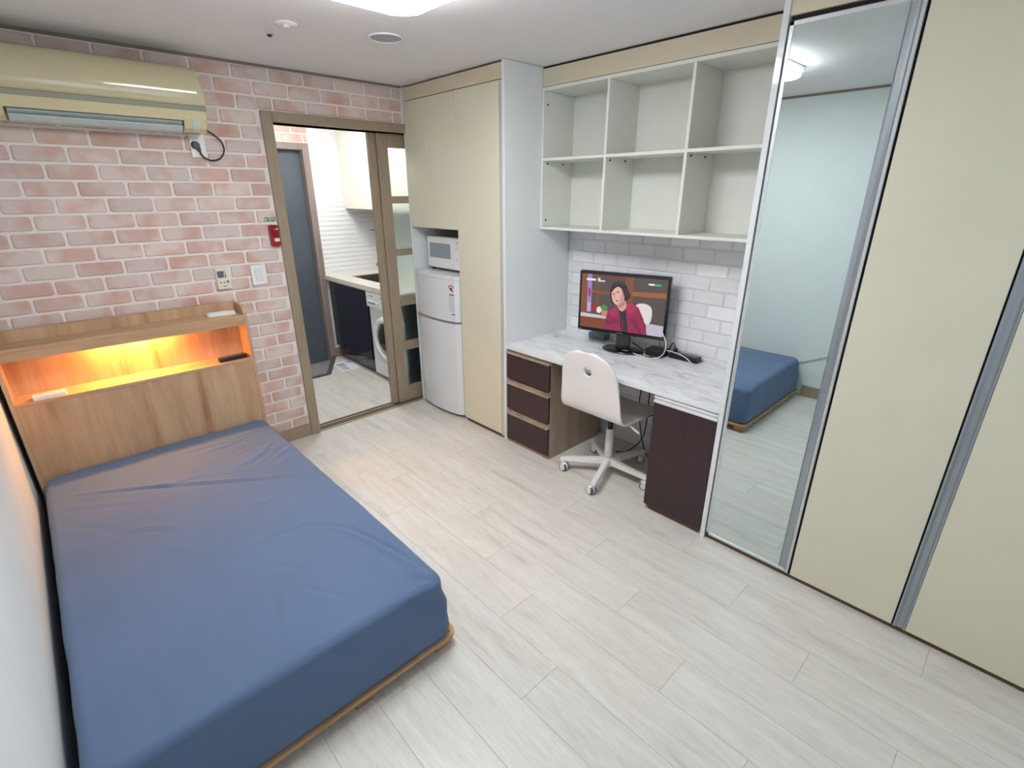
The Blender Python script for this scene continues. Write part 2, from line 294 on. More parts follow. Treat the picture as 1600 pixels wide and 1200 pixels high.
TVP=[((84,74,72),[(0.0,1.0),(1.0,1.0),(1.0,0.0),(0.0,0.0)]),
((130,80,50),[(0.0,1.0),(0.072,1.0),(0.08,0.258),(0.001,0.247)]),
((170,130,190),[(0.072,1.0),(0.125,0.999),(0.134,0.296),(0.077,0.287)]),
((150,55,125),[(0.097,0.748),(0.114,0.733),(0.121,0.685),(0.117,0.606),(0.106,0.579),(0.09,0.605),(0.083,0.652),(0.086,0.722)]),
((205,180,215),[(0.083,0.479),(0.122,0.469),(0.115,0.307),(0.088,0.31)]),
((120,72,48),[(0.177,0.99),(0.219,0.99),(0.232,0.367),(0.187,0.366)]),
((138,76,44),[(0.129,0.71),(0.385,0.706),(0.38,0.651),(0.129,0.658)]),
((110,60,40),[(0.218,1.0),(0.532,1.0),(0.534,0.951),(0.219,0.952)]),
((130,78,52),[(0.52,1.0),(0.623,0.999),(0.624,0.496),(0.553,0.497)]),
((165,92,56),[(0.619,0.749),(1.0,0.772),(1.0,0.682),(0.619,0.668)]),
((205,200,205),[(0.001,0.268),(0.331,0.254),(0.332,0.201),(0.001,0.196)]),
((130,66,38),[(0.001,0.196),(0.329,0.2),(0.317,0.0),(0.0,0.0)]),
((150,45,38),[(0.231,0.401),(0.225,0.36),(0.208,0.326),(0.185,0.309),(0.161,0.314),(0.143,0.338),(0.136,0.377),(0.142,0.418),(0.159,0.451),(0.182,0.468),(0.206,0.463),(0.224,0.438)]),
((235,228,215),[(0.268,0.363),(0.264,0.33),(0.252,0.304),(0.235,0.291),(0.218,0.295),(0.205,0.315),(0.2,0.345),(0.204,0.378),(0.216,0.404),(0.233,0.417),(0.251,0.413),(0.263,0.393)]),
((75,145,72),[(0.254,0.431),(0.276,0.454),(0.3,0.458),(0.325,0.442),(0.337,0.419),(0.336,0.389),(0.316,0.374),(0.276,0.374),(0.253,0.385),(0.246,0.408)]),
((185,145,95),[(0.261,0.355),(0.339,0.365),(0.333,0.241),(0.268,0.243)]),
((228,220,214),[(0.671,0.518),(0.696,0.545),(0.73,0.558),(0.772,0.558),(0.808,0.542),(0.84,0.511),(0.857,0.447),(0.86,0.351),(0.855,0.274),(0.842,0.217),(0.826,0.185),(0.805,0.179),(0.778,0.229),(0.744,0.336),(0.71,0.418),(0.675,0.476)]),
((195,190,205),[(0.806,0.19),(0.859,0.209),(0.999,0.197),(1.0,0.0),(0.813,0.0)]),
((45,36,38),[(0.355,0.751),(0.363,0.801),(0.38,0.843),(0.406,0.88),(0.434,0.904),(0.464,0.916),(0.495,0.907),(0.525,0.877),(0.547,0.835),(0.56,0.782),(0.575,0.737),(0.591,0.701),(0.596,0.664),(0.59,0.628),(0.578,0.598),(0.56,0.575),(0.533,0.557),(0.496,0.543),(0.457,0.518),(0.417,0.481),(0.388,0.498),(0.369,0.568),(0.357,0.635),(0.353,0.696)]),
((216,166,150),[(0.457,0.538),(0.504,0.583),(0.536,0.581),(0.554,0.533),(0.561,0.483),(0.559,0.429),(0.545,0.392),(0.52,0.371),(0.496,0.377),(0.473,0.409),(0.454,0.448),(0.441,0.493)]),
((228,182,168),[(0.379,0.734),(0.392,0.778),(0.41,0.808),(0.435,0.824),(0.457,0.822),(0.476,0.799),(0.493,0.767),(0.508,0.723),(0.52,0.677),(0.528,0.63),(0.525,0.585),(0.51,0.541),(0.489,0.509),(0.46,0.488),(0.436,0.486),(0.415,0.501),(0.398,0.536),(0.384,0.59),(0.376,0.641),(0.373,0.689)]),
((45,36,38),[(0.373,0.736),(0.386,0.785),(0.408,0.821),(0.439,0.842),(0.464,0.84),(0.485,0.815),(0.492,0.798),(0.486,0.791),(0.474,0.795),(0.457,0.81),(0.437,0.809),(0.416,0.791),(0.4,0.762),(0.387,0.721),(0.377,0.703),(0.37,0.708)]),
((150,32,78),[(0.307,0.007),(0.326,0.243),(0.352,0.365),(0.441,0.465),(0.465,0.44),(0.495,0.328),(0.525,0.258),(0.581,0.38),(0.557,0.46),(0.57,0.555),(0.619,0.548),(0.703,0.474),(0.769,0.283),(0.824,0.0),(0.594,0.0),(0.505,0.0)]),
((44,38,46),[(0.472,0.409),(0.495,0.377),(0.52,0.375),(0.545,0.404),(0.561,0.381),(0.567,0.307),(0.579,0.192),(0.599,0.035),(0.584,0.0),(0.535,0.0),(0.512,0.046),(0.518,0.174),(0.512,0.263),(0.494,0.315),(0.479,0.362),(0.466,0.404)]),
((172,46,96),[(0.375,0.377),(0.419,0.432),(0.449,0.425),(0.465,0.356),(0.463,0.305),(0.444,0.27),(0.418,0.263),(0.385,0.284),(0.365,0.308),(0.356,0.335)]),
((172,46,96),[(0.579,0.544),(0.61,0.538),(0.641,0.515),(0.673,0.475),(0.675,0.428),(0.646,0.373),(0.615,0.345),(0.581,0.346),(0.564,0.397),(0.564,0.498)]),
((204,150,138),[(0.501,0.75),(0.512,0.713),(0.522,0.672),(0.531,0.629),(0.528,0.585),(0.513,0.542),(0.495,0.511),(0.474,0.495),(0.47,0.504),(0.483,0.54),(0.492,0.582),(0.497,0.631),(0.498,0.684),(0.497,0.74)]),
((190,128,116),[(0.461,0.484),(0.489,0.51),(0.51,0.534),(0.524,0.557),(0.536,0.555),(0.545,0.529),(0.539,0.498),(0.516,0.464),(0.496,0.444),(0.479,0.44),(0.464,0.446),(0.453,0.463)]),
((128,24,64),[(0.345,0.199),(0.371,0.186),(0.397,0.193),(0.422,0.22),(0.451,0.218),(0.483,0.188),(0.5,0.163),(0.5,0.143),(0.484,0.139),(0.452,0.149),(0.42,0.14),(0.389,0.111),(0.36,0.103),(0.335,0.116),(0.325,0.143),(0.329,0.184)]),
((128,24,64),[(0.631,0.268),(0.675,0.241),(0.707,0.192),(0.727,0.121),(0.745,0.058),(0.759,0.004),(0.76,0.0),(0.748,0.0),(0.732,0.0),(0.712,0.048),(0.685,0.104),(0.653,0.162),(0.629,0.214),(0.616,0.259)]),
((128,24,64),[(0.518,0.079),(0.523,0.199),(0.529,0.239),(0.536,0.202),(0.539,0.134),(0.538,0.035),(0.532,0.0),(0.522,0.01)]),
((80,68,70),[(0.404,0.837),(0.422,0.867),(0.447,0.887),(0.477,0.897),(0.5,0.891),(0.514,0.869),(0.511,0.862),(0.491,0.87),(0.469,0.869),(0.444,0.86),(0.423,0.847),(0.404,0.83)]),
((80,68,70),[(0.545,0.76),(0.556,0.725),(0.565,0.69),(0.572,0.654),(0.572,0.639),(0.563,0.647),(0.554,0.666),(0.545,0.697),(0.54,0.729),(0.539,0.761)]),
((70,45,45),[(0.383,0.682),(0.418,0.694),(0.418,0.686),(0.383,0.673)]),
((70,45,45),[(0.43,0.727),(0.472,0.74),(0.472,0.731),(0.43,0.718)]),
((60,40,40),[(0.414,0.67),(0.412,0.666),(0.408,0.662),(0.401,0.66),(0.395,0.659),(0.39,0.661),(0.389,0.664),(0.39,0.669),(0.395,0.672),(0.401,0.675),(0.407,0.675),(0.412,0.673)]),
((60,40,40),[(0.464,0.708),(0.462,0.704),(0.457,0.7),(0.451,0.698),(0.444,0.697),(0.439,0.699),(0.437,0.702),(0.439,0.706),(0.443,0.71),(0.45,0.713),(0.457,0.713),(0.462,0.712)]),
((175,70,78),[(0.459,0.562),(0.457,0.554),(0.452,0.547),(0.444,0.543),(0.437,0.544),(0.431,0.548),(0.429,0.555),(0.431,0.563),(0.436,0.57),(0.444,0.574),(0.451,0.574),(0.457,0.569)]),
((200,145,132),[(0.419,0.675),(0.427,0.62),(0.415,0.602),(0.41,0.616)]),
((235,235,240),[(0.06,0.921),(0.176,0.921),(0.176,0.883),(0.06,0.882)]),
((240,240,240),[(0.199,0.937),(0.23,0.935),(0.23,0.905),(0.199,0.906)]),
((240,240,240),[(0.202,0.899),(0.287,0.901),(0.287,0.879),(0.202,0.876)]),
((240,245,240),[(0.79,0.917),(0.857,0.918),(0.855,0.885),(0.797,0.886)]),
((60,190,110),[(0.857,0.913),(0.93,0.918),(0.929,0.882),(0.859,0.881)]),
]

# ================================================================ SETTING
XL, XR, YB, H = -2.485, 0.62, -4.60, 2.40
BT, BP = 0.0795, 0.2075      # brick course and pitch

fl = nb(); bx(fl, XL-.1, XR+.1, YB-.1, 1.19, -.10, -.004); bx(fl, -.03, XR+.1, 1.19, 1.9, -.10, -.004)
prism(fl, [(-.335, 1.19), (-.03, 1.72), (-.03, 1.19)], -.05, -.004, 'z')
bx(fl, -1.4, -.03, 1.19, 1.9, -.10, -.05, mi=1)
floor = struct('floor', fl, [M['gap'], M['tile']], origin=(0, 0, 0))
PW, PL = 0.191, 0.967
def plank(poly, org):
    b = nb(); prism(b, poly, -.004, 0.0, 'z')
    top = [f for f in b.faces if all(abs(v.co.z) < 1e-6 for v in f.verts)]
    bmesh.ops.recalc_face_normals(b, faces=b.faces)
    o = obj('plank', b, M['plank'], floor, origin=org); return o
mesh_cache = {}
def rect_plank(x0, x1, y0, y1):
    g = 0.0005; x0 += g; x1 -= g; y0 += g; y1 -= g
    if x1-x0 < .01 or y1-y0 < .01: return
    k = (round(x1-x0, 3), round(y1-y0, 3))
    if k in mesh_cache:
        o = mesh_cache[k].copy(); C.objects.link(o); o.location = (x0, y0, 0); return
    mesh_cache[k] = plank([(x0, y0), (x1, y0), (x1, y1), (x0, y1)], (x0, y0, 0))
for k in range(-6, 13):
    xb = -.18-PW*(k+1); x0, x1 = max(xb, XL), min(xb+PW, XR)
    if x1-x0 < .01: continue
    off = -2.27-.3223*(k-1); y = off-math.ceil((off-YB)/PL)*PL
    while y < 1.72:
        a, b = max(y, YB), min(y+PL, 1.72); y += PL
        if b-a < .01: continue
        for (p, q) in ((a, min(b, 0.03)), (max(a, .03), b)):       # the door track splits room and kitchen
            if q-p < .01: continue
            if p >= .03 and x1 < -1.3: continue
            if q > 1.19 and x0 < -.03:
                rect_plank(x0, x1, p, min(q, 1.19))
                c0 = max(p, 1.19)
                # part right of the diagonal threshold
                def yl(x): return 1.19+(x+.335)*(.53/.305)
                pts = []
                for i in range(9):
                    x = x0+(x1-x0)*i/8; yy = min(q, max(c0, yl(x))) if x > -.335 else None
                    if yy is not None and yy > c0+.005: pts.append((x, yy))
                if len(pts) > 1: plank([(pts[0][0], c0), (pts[-1][0], c0)]+pts[::-1], (pts[0][0], c0, 0))
            else: rect_plank(x0, x1, p, q)

cl = nb(); bx(cl, XL-.1, XR+.1, YB-.1, 0.12, H, H+.08); bx(cl, -1.4, XR+.1, .12, 1.9, H, H+.08)
struct('ceiling', cl, M['ceil'], origin=(0, 0, H))

w = nb(); bx(w, XL-.12, -.94, 0, .12, 0, H); bx(w, -.94, XR+.1, 0, .12, 2.10, H); bx(w, .5, XR+.1, 0, .12, 0, 2.10)
wall_far = struct('wall_far', w, M['wall_edge'], origin=(0, 0, 0))
struct('wall_left', box(XL-.12, XL, YB, 0, 0, H), M['wall'], origin=(XL, 0, 0))
w = nb(); bx(w, XR, XR+.1, YB, 0, 0, H); wall_right = struct('wall_right', w, M['mortar_w'], origin=(XR, 0, 0))
w = nb(); bx(w, XL-.12, -1.9, YB-.1, YB, 0, H); bx(w, -.3, XR+.1, YB-.1, YB, 0, H); bx(w, -1.9, -.3, YB-.1, YB, 0, .85); bx(w, -1.9, -.3, YB-.1, YB, 2.05, H)
struct('wall_rear', w, M['wall'], origin=(0, YB, 0))
win = thing('window_1', 'frosted daylight window behind the camera', 'window', (-1.1, YB, .85)); win['kind'] = 'structure'; del win['category']
f = nb(); bx(f, -1.9, -.3, YB-.08, YB-.02, .85, .91); bx(f, -1.9, -.3, YB-.08, YB-.02, 1.99, 2.05)
for xx in (-1.9, -1.13, -.36): bx(f, xx, xx+.06, YB-.08, YB-.02, .91, 1.99)
obj('window_frame', f, M['plastic_w'], win)
for x0, x1 in ((-1.84, -1.13), (-1.07, -.36)): obj('pane', box(x0, x1, YB-.06, YB-.05, .91, 1.99), M['win'], win)

# brick relief
brick_cache = {}
def brick(parent, m, x0, x1, z0, z1, face='y', depth=.007, plane=0.0, sgn=-1):
    if x1-x0 < .012 or z1-z0 < .012: return
    k = (m.name, round(x1-x0, 3), round(z1-z0, 3), face)
    loc = Vector((x0, plane, z0)) if face == 'y' else Vector((plane, x0, z0))
    if k in brick_cache:
        o = brick_cache[k].copy(); C.objects.link(o); o.parent = parent; o.location = loc-wl(parent); return o
    W, T, c, j = x1-x0, z1-z0, .0042, .0015
    b = nb(); rnd = random.Random(hash(k[1:3]) & 0xffff)
    def q(u, v, d): return (u, sgn*d, v) if face == 'y' else (sgn*d, u, v)
    c = min(c, W*.3, T*.3)
    def octo(ins, r):
        a0, a1, c0, c1 = ins, W-ins, ins, T-ins; r = min(r, (a1-a0)*.4, (c1-c0)*.4)
        return [(a0+r, c0), (a1-r, c0), (a1, c0+r), (a1, c1-r), (a1-r, c1), (a0+r, c1), (a0, c1-r), (a0, c0+r)]
    R_ = [rnd.uniform(.003, .0075) for _ in range(2)]
    A = [b.verts.new(q(u, v, -.002)) for u, v in octo(0, R_[0])]; Cv = [b.verts.new(q(u, v, depth)) for u, v in octo(c, R_[0])]
    Bv = [b.verts.new(q(u, v, depth*.6)) for u, v in octo(.0012, R_[0])]
    for P1, P2 in ((A, Bv), (Bv, Cv)):
        for t in range(8): b.faces.new([P1[t], P1[(t+1) % 8], P2[(t+1) % 8], P2[t]])
    b.faces.new(Cv)
    bmesh.ops.translate(b, verts=b.verts, vec=loc)
    o = obj('brick', b, m, parent, origin=loc); brick_cache[k] = o; return o
J = .0125
for r in range(29):
    z0 = .093+BT*r; z1 = min(z0+BT-J, H-.012)
    if r == 28: z1 = H-.02
    off = -1.432 if r % 2 == 1 else -1.432+BP/2
    x = off-math.ceil((off-XL)/BP)*BP-BP
    while x < 0:
        a, b = max(x+J*.5, XL+.004), min(x+BP-J*.5, -.012); x += BP
        if z1 > 2.165 and z0 < 2.165:
            if b > -1.0: segs = [(a, min(b, -1.003), z0), (max(a, -1.0), b, 2.168)] if a < -1.003 else [(a, b, 2.168)]
            else: segs = [(a, b, z0)]
        elif z0 >= 2.165: segs = [(a, b, z0)]
        else: segs = [(a, min(b, -1.003), z0)]
        for (p, q_, zz) in segs:
            if q_-p < .012 or z1-zz < .012: continue
            if q_ < -1.40 and p > -2.44 and z1 < .95: continue      # fully behind the headboard
            brick(wall_far, M['brick'], p, q_, zz, z1)
# white bricks of the desk niche
for r in range(19):
    z0 = .045+BT*r; z1 = z0+BT-.009
    off = -1.695 if r % 2 == 1 else -1.79
    y = off-math.ceil((off+2.59)/.19)*.19-.19
    while y < -1.09:
        a, b = max(y+.0045, -2.588), min(y+.19-.0045, -1.092); y += .19
        if b-a < .015: continue
        if z1 < .70 and (a < -2.25 or b > -1.46): continue
        brick(wall_right, M['wbrick'], a, b, z0, z1, face='x', plane=XR, depth=.005)

# trims
struct('baseboard_far', box(-1.345, -.998, -.012, 0, 0, .09, .002), M['taupe'])
struct('baseboard_left', box(XL, XL+.012, YB, -2.26, 0, .10, .002), M['taupe'], origin=(XL, 0, 0))
struct('trim_1', box(XL, -.001, -.014, 0, H-.014, H, .003), M['crown'])
struct('trim_2', box(XL, XL+.014, YB, -.018, H-.016, H, .003), M['crown'], origin=(XL, 0, 0))

# sliding door and its frame
d = thing('door_1', 'taupe framed sliding door with frosted panes, half open to kitchen', 'door', (-.5, .05, 0)); d['kind'] = 'structure'; del d['category']
f = nb(); bx(f, -.998, -.932, -.02, .13, 0, 2.16, .004); bx(f, -.932, .5, -.02, .13, 2.10, 2.16, .003); bx(f, -.945, -.925, .03, .10, 0, 2.10)
obj('door_frame', f, M['taupe'], d)
f = nb(); bx(f, -.932, .5, -.012, .13, -.003, .001); obj('threshold', f, M['taupe'], d)
f = nb()
for y0 in (.028, .056, .100): bx(f, -.93, .5, y0, y0+.014, .0008, .0022)
obj('door_track', f, M['black_gap'], d)
y0, y1 = .050, .082
f = nb()
bx(f, -.200, -.112, y0, y1, .004, 2.098, .004); bx(f, -.255, -.200, .066, .106, .004, 2.098, .004)
bx(f, .42, .498, y0, y1, .004, 2.098, .003)
obj('stile', f, M['taupe'], d)
for a, b in ((2.005, 2.098), (1.62, 1.672), (1.232, 1.282), (.832, .890), (.455, .532), (.004, .137)):
    obj('rail', box(-.112, .42, y0+.003, y1-.003, a, b, .002), M['taupe'], d)
for a, b in ((1.672, 2.005), (1.282, 1.62), (.890, 1.232), (.532, .832), (.137, .455)):
    obj('pane', box(-.112, .42, .064, .069, a, b), M['frost'], d)

# ================================================================ KITCHEN BEHIND THE DOOR
w = nb(); bx(w, 0, XR+.1, 1.70, 1.82, 0, H); bx(w, -.07, 0, 1.70, 1.82, 2.14, H); bx(w, -1.4, -.07, 1.70, 1.82, 2.14, H); bx(w, -1.4, -.96, 1.70, 1.82, -.05, 2.14)
wall_k = struct('wall_kitchen', w, M['wall_edge'], origin=(0, 1.7, 0))
struct('wall_kitchen_left', box(-1.4, -1.3, .12, 1.7, -.05, H), M['wall'], origin=(-1.3, 0, 0))
struct('wall_kitchen_right', box(XR, XR+.1, .12, 1.7, 0, H), M['wall'], origin=(XR, 0, 0))
for r in range(3):
    z0 = 2.15+BT*r; z1 = min(z0+BT-J, H-.005); x = -1.3+(BP/2 if r % 2 else 0)+.02
    while x < 0:
        brick(wall_k, M['brick'], max(x, -1.29), min(x+BP-J, -.004), z0, z1, plane=1.70); x += BP
wv = nb(); nz = 260; prev = None
for i in range(nz+1):
    z = .10+(H-.10)*i/nz; yy = 1.698-.0023*(1+math.sin(2*PI*z/.046))
    row = [wv.verts.new((.002, yy, z)), wv.verts.new((XR, yy, z))]
    if prev: wv.faces.new([prev[0], prev[1], row[1], row[0]]).smooth = True
    prev = row
o = obj('wave_tile', wv, M['wave'], wall_k)
struct('baseboard_kitchen', box(0, .1, 1.685, 1.70, 0, .09, .002), M['taupe'])
d = thing('door_2', 'dark grey entrance door in mauve wood frame', 'door', (-.5, 1.75, -.05)); d['kind'] = 'structure'; del d['category']
f = nb(); bx(f, -.07, -.004, 1.685, 1.80, -.05, 2.14, .003); bx(f, -1.02, -.96, 1.685, 1.80, -.05, 2.14, .003); bx(f, -.96, -.07, 1.685, 1.80, 2.08, 2.14, .003)
obj('door_frame', f, M['mauve'], d)
obj('door_leaf', box(-.955, -.075, 1.765, 1.80, -.045, 2.078, .003), M['ent'], d)
f = nb(); prism(f, [(-1.3, 1.165), (-.32, 1.165), (-.335, 1.205), (-1.3, 1.205)], -.05, .010, 'z')
prism(f, [(-.335, 1.205), (-.305, 1.165), (-.012, 1.68), (-.055, 1.69)], -.05, .010, 'z')
struct('trim_3', f, M['dark_trim'], origin=(-.3, 1.2, 0))

kc = thing('kitchen_base_cabinet', 'glossy navy kitchen base cabinet beside the washing machine', 'cabinet', (.3, 1.25, 0))
obj('cabinet_body', box(.022, .60, .85, 1.655, .155, .70), M['navy'], kc)
obj('end_panel', box(.0, .60, .20, .218, .0, .848), M['navy'], kc)
obj('cabinet_door', box(0, .02, .86, 1.64, .155, .825, .002), M['navy'], kc)
obj('kickboard', box(.05, .065, .86, 1.655, 0, .15), M['navy'], kc)
obj('filler_rail', box(.01, .022, .85, 1.655, .827, .848), M['greyoak'], kc)
ct = thing('kitchen_worktop', 'cream kitchen worktop above the navy cabinet and washing machine', 'worktop', (.3, .9, .85))
f = nb(); z0, z1 = .850, .893
bx(f, -.015, .16, .2, 1.69, z0, z1); bx(f, .47, .615, .2, 1.69, z0, z1); bx(f, .16, .47, .2, .845, z0, z1); bx(f, .16, .47, 1.45, 1.69, z0, z1)
obj('worktop_slab', f, M['counter'], ct)
f = nb(); bx(f, .16, .165, .845, 1.45, .72, .885); bx(f, .465, .47, .845, 1.45, .72, .885); bx(f, .16, .47, .845, .85, .72, .885); bx(f, .16, .47, 1.445, 1.45, .72, .885); bx(f, .16, .47, .845, 1.45, .715, .72)
sk = thing('kitchen_sink', 'steel sink basin set into the cream kitchen worktop', 'sink', (.315, 1.13, .715)); obj('sink_basin', f, M['steel'], sk)
obj('backsplash_ledge', box(.56, .615, .2, 1.55, .893, .955, .003), M['counter'], ct)
fc = thing('kitchen_faucet', 'small chrome faucet at the back of the sink', 'faucet', (.56, 1.36, .955))
f = nb(); cyl(f, (.575, 1.36, .955), (.575, 1.36, 1.0), .02); tube(f, [(.575, 1.36, .99), (.52, 1.36, 1.02), (.44, 1.36, 1.01), (.42, 1.36, .985)], .010)
obj('spout', f, M['steel'], fc); obj('faucet_lever', box(.55, .585, 1.35, 1.37, 1.0, 1.012, .003), M['black'], fc)
uc = thing('kitchen_wall_cabinet', 'cream glossy kitchen wall cabinet above the sink', 'cabinet', (.46, 1.0, 1.545))
obj('cabinet_body', box(.322, .615, .3, 1.69, 1.545, 2.36), M['greyoak'], uc)
for a, b in ((.3, .76), (.765, 1.222), (1.227, 1.688)): obj('cabinet_door', box(.30, .32, a, b, 1.545, 2.36, .002), M['ucab'], uc)
hr = thing('wall_dish_hook', 'small dark hook rack on kitchen wall under the cream wall cabinet', 'hook rack', (.6, 1.5, 1.33))
f = nb(); bx(f, .50, .615, 1.42, 1.58, 1.325, 1.330); cyl(f, (.54, 1.49, 1.33), (.54, 1.49, 1.35), .018); obj('rack_plate', f, M['dark_trim'], hr)

wm = thing('washing_machine', 'white front loading washing machine under the kitchen worktop', 'washing machine', (.3, .53, 0))
obj('cabinet_shell', box(.012, .58, .235, .838, .03, .845, .01, 2), M['fridge'], wm)
f = nb(); bx(f, -.012, .03, .235, .838, .70, .845, .008, seg=2); obj('control_panel', f, M['plastic_w'], wm)
f = nb(); bx(f, -.018, -.010, .60, .805, .722, .762, .004); o = obj('detergent_drawer', f, M['plastic_w'], wm)
obj('drawer_grip', box(-.0185, -.0178, .66, .79, .738, .752), M['grey_flat'], o)
f = nb(); bx(f, -.0135, -.012, .70, .77, .805, .811); bx(f, -.0135, -.012, .47, .57, .805, .812); obj('panel_print', f, M['dark_flat'], wm)
f = nb(); cyl(f, (-.035, .34, .765), (-.012, .34, .765), .032); obj('program_knob', f, M['plastic_w'], wm)
f = nb(); lathe(f, [(.215, .012), (.215, .0), (.19, -.035), (.155, -.030), (.15, -.012), (.15, .0)], (0, .535, .43), 'x', 40)
o = obj('door_ring', f, M['plastic_w'], wm)
f = nb(); lathe(f, [(.152, -.008), (.14, -.022), (.09, -.034), (.03, -.038)], (0, .535, .43), 'x', 40); obj('door_glass', f, M['doorglass'], o)
obj('service_flap', box(.004, .014, .26, .81, .05, .17, .003), M['fridge'], wm)
for yy in (.28, .79):
    f = nb(); cyl(f, (.08, yy, 0), (.08, yy, .035), .022, n=12); obj('foot', f, M['black'], wm)

pp = thing('paper_sheet', 'white printed paper sheet lying on the kitchen floor', 'paper', (.0, 1.30, .0005))
P4 = [(-.165, 1.47), (.068, 1.478), (.028, 1.155), (-.175, 1.155)]
f = nb(); prism(f, P4, .0006, .0014, 'z'); obj('sheet', f, M['white_flat'], pp)
f = nb()
def bil(u, v):
    a = [P4[3][i]*(1-u)+P4[2][i]*u for i in (0, 1)]; b = [P4[0][i]*(1-u)+P4[1][i]*u for i in (0, 1)]; return (a[0]*(1-v)+b[0]*v, a[1]*(1-v)+b[1]*v)
for u0, u1, v0, v1 in ((.1, .5, .72, .80), (.1, .45, .60, .66), (.1, .5, .48, .54), (.12, .4, .3, .38), (.1, .45, .16, .22), (.6, .9, .82, .90), (.62, .9, .7, .74)):
    prism(f, [bil(u0, v0), bil(u1, v0), bil(u1, v1), bil(u0, v1)], .0014, .0018, 'z')
obj('printed_lines', f, M['blue_flat'], pp)
kl = thing('kitchen_ceiling_lamp', 'bright square ceiling lamp of the kitchen', 'lamp', (.0, .85, 2.35))
obj('diffuser', box(-.45, -.05, .6, 1.1, 2.34, 2.385, .02, 2), M['klamp'], kl); obj('lamp_base', box(-.46, -.04, .59, 1.11, 2.385, 2.399), M['plastic_w'], kl)

# ================================================================ TALL CABINET, FRIDGE, MICROWAVE
tc = thing('tall_cabinet', 'floor to ceiling cream cabinet with fridge niche beside the sliding door', 'cabinet', (.3, -.55, 0))
obj('side_panel', box(0.0, XR-.002, -.020, -.001, 0, 2.398), M['white_lam'], tc)
obj('side_panel', box(-.004, XR-.002, -1.09, -1.068, 0, 2.398, .001), M['white_lam'], tc)
obj('divider_panel', box(.022, XR-.002, -.618, -.600, 0, 1.45), M['white_lam'], tc)
obj('niche_back', box(.585, .60, -.60, -.02, 0, 1.45), M['greyoak'], tc)
obj('upper_box', box(.022, XR-.002, -1.066, -.021, 1.455, 2.385), M['greyoak'], tc)
obj('lower_box', box(.022, XR-.002, -1.066, -.62, .03, 1.453), M['greyoak'], tc)
obj('top_band', box(.001, .02, -1.0675, -.0205, 2.306, 2.388), M['cream_band'], tc)
for a, b, z0 in ((-.311, -.022, 1.452), (-.598, -.314, 1.452), (-1.034, -.601, .030)): obj('cabinet_door', box(0, .02, a, b, z0, 2.302, .0015), M['cream'], tc)
obj('handle_strip', box(.003, .022, -1.065, -1.0385, .02, 2.302), M['alu'], tc)
obj('kickboard', box(.012, .03, -1.066, -.62, 0, .03), M['kick'], tc)

fr = thing('refrigerator', 'white two door refrigerator in niche of the tall cabinet', 'refrigerator', (.25, -.31, 0))
obj('fridge_body', box(.03, .56, -.585, -.035, .025, 1.105, .006, 2), M['fridge'], fr)
def bulge(z0, z1, xb=.03, e=0.004):
    f = nb(); n = 16; poly = [(xb, -.035-e)]
    for i in range(n+1):
        t = i/n; y = -.035-e-(.55-2*e)*t; edge = .018*max(0, 1-min(t, 1-t)/.04)**2
        poly.append((-.008-.036*math.sin(PI*t)**.9+edge, y))
    poly.append((xb, -.585+e)); prism(f, poly, z0, z1, 'z'); return f
o = obj('freezer_door', bulge(.790, 1.100), M['fridge'], fr)
obj('fridge_door', bulge(.030, .772), M['fridge'], fr)
obj('door_gasket', bulge(.772, .790, e=.014), M['grey_flat'], fr)
f = nb(); prism(f, [(.02, -.036), (-.012, -.036), (-.033, -.12), (-.047, -.24), (-.035, -.24), (0.0, -.12), (.02, -.04)], .774, .786, 'z'); obj('door_grip', f, M['taupe'], fr)
obj('top_cover', bulge(1.102, 1.128, xb=.56, e=-.001), M['fridge'], fr)
obj('foot_kick', box(.04, .06, -.57, -.05, 0, .03), M['black'], fr)
# energy sticker
def fx(y): t = (-.039-y)/.542; return -.008-.036*math.sin(PI*min(max(t, .001), .999))**.9
f = nb()
def arcq(y0, z0, r0, r1, a0, a1, mi, n=8):
    for i in range(n):
        p = []
        for rr, aa in ((r0, i), (r1, i), (r1, i+1), (r0, i+1)):
            t = a0+(a1-a0)*aa/n; yy = y0-rr*math.cos(t); p.append((fx(yy)-.0012, yy, z0+rr*math.sin(t)))
        f.faces.new([f.verts.new(q) for q in p]).material_index = mi
arcq(-.518, 1.035, .020, .030, .2, PI-.2, 1); arcq(-.518, 1.035, .0, .012, 0, 2*PI, 0, 10); arcq(-.530, 1.022, .0, .007, 0, 2*PI, 2, 8)
def fq(y0, y1, z0, z1, mi): f.faces.new([f.verts.new((fx(yy)-.0012, yy, zz)) for yy, zz in ((y0, z0), (y1, z0), (y1, z1), (y0, z1))]).material_index = mi
fq(-.500, -.545, .988, .996, 2)
for k in range(9): fq(-.488-.004*(k % 3), -.545, .975-.0135*k, .979-.0135*k, 3)
fq(-.515, -.547, .842, .850, 2)
o = obj('energy_sticker', f, [M['red'], mat('sticker_orange', (205, 120, 80), .5), M['dark_flat'], mat('sticker_grey_text', (176, 176, 182), .6)], fr, label='round red and orange rating sticker with grey text lines')

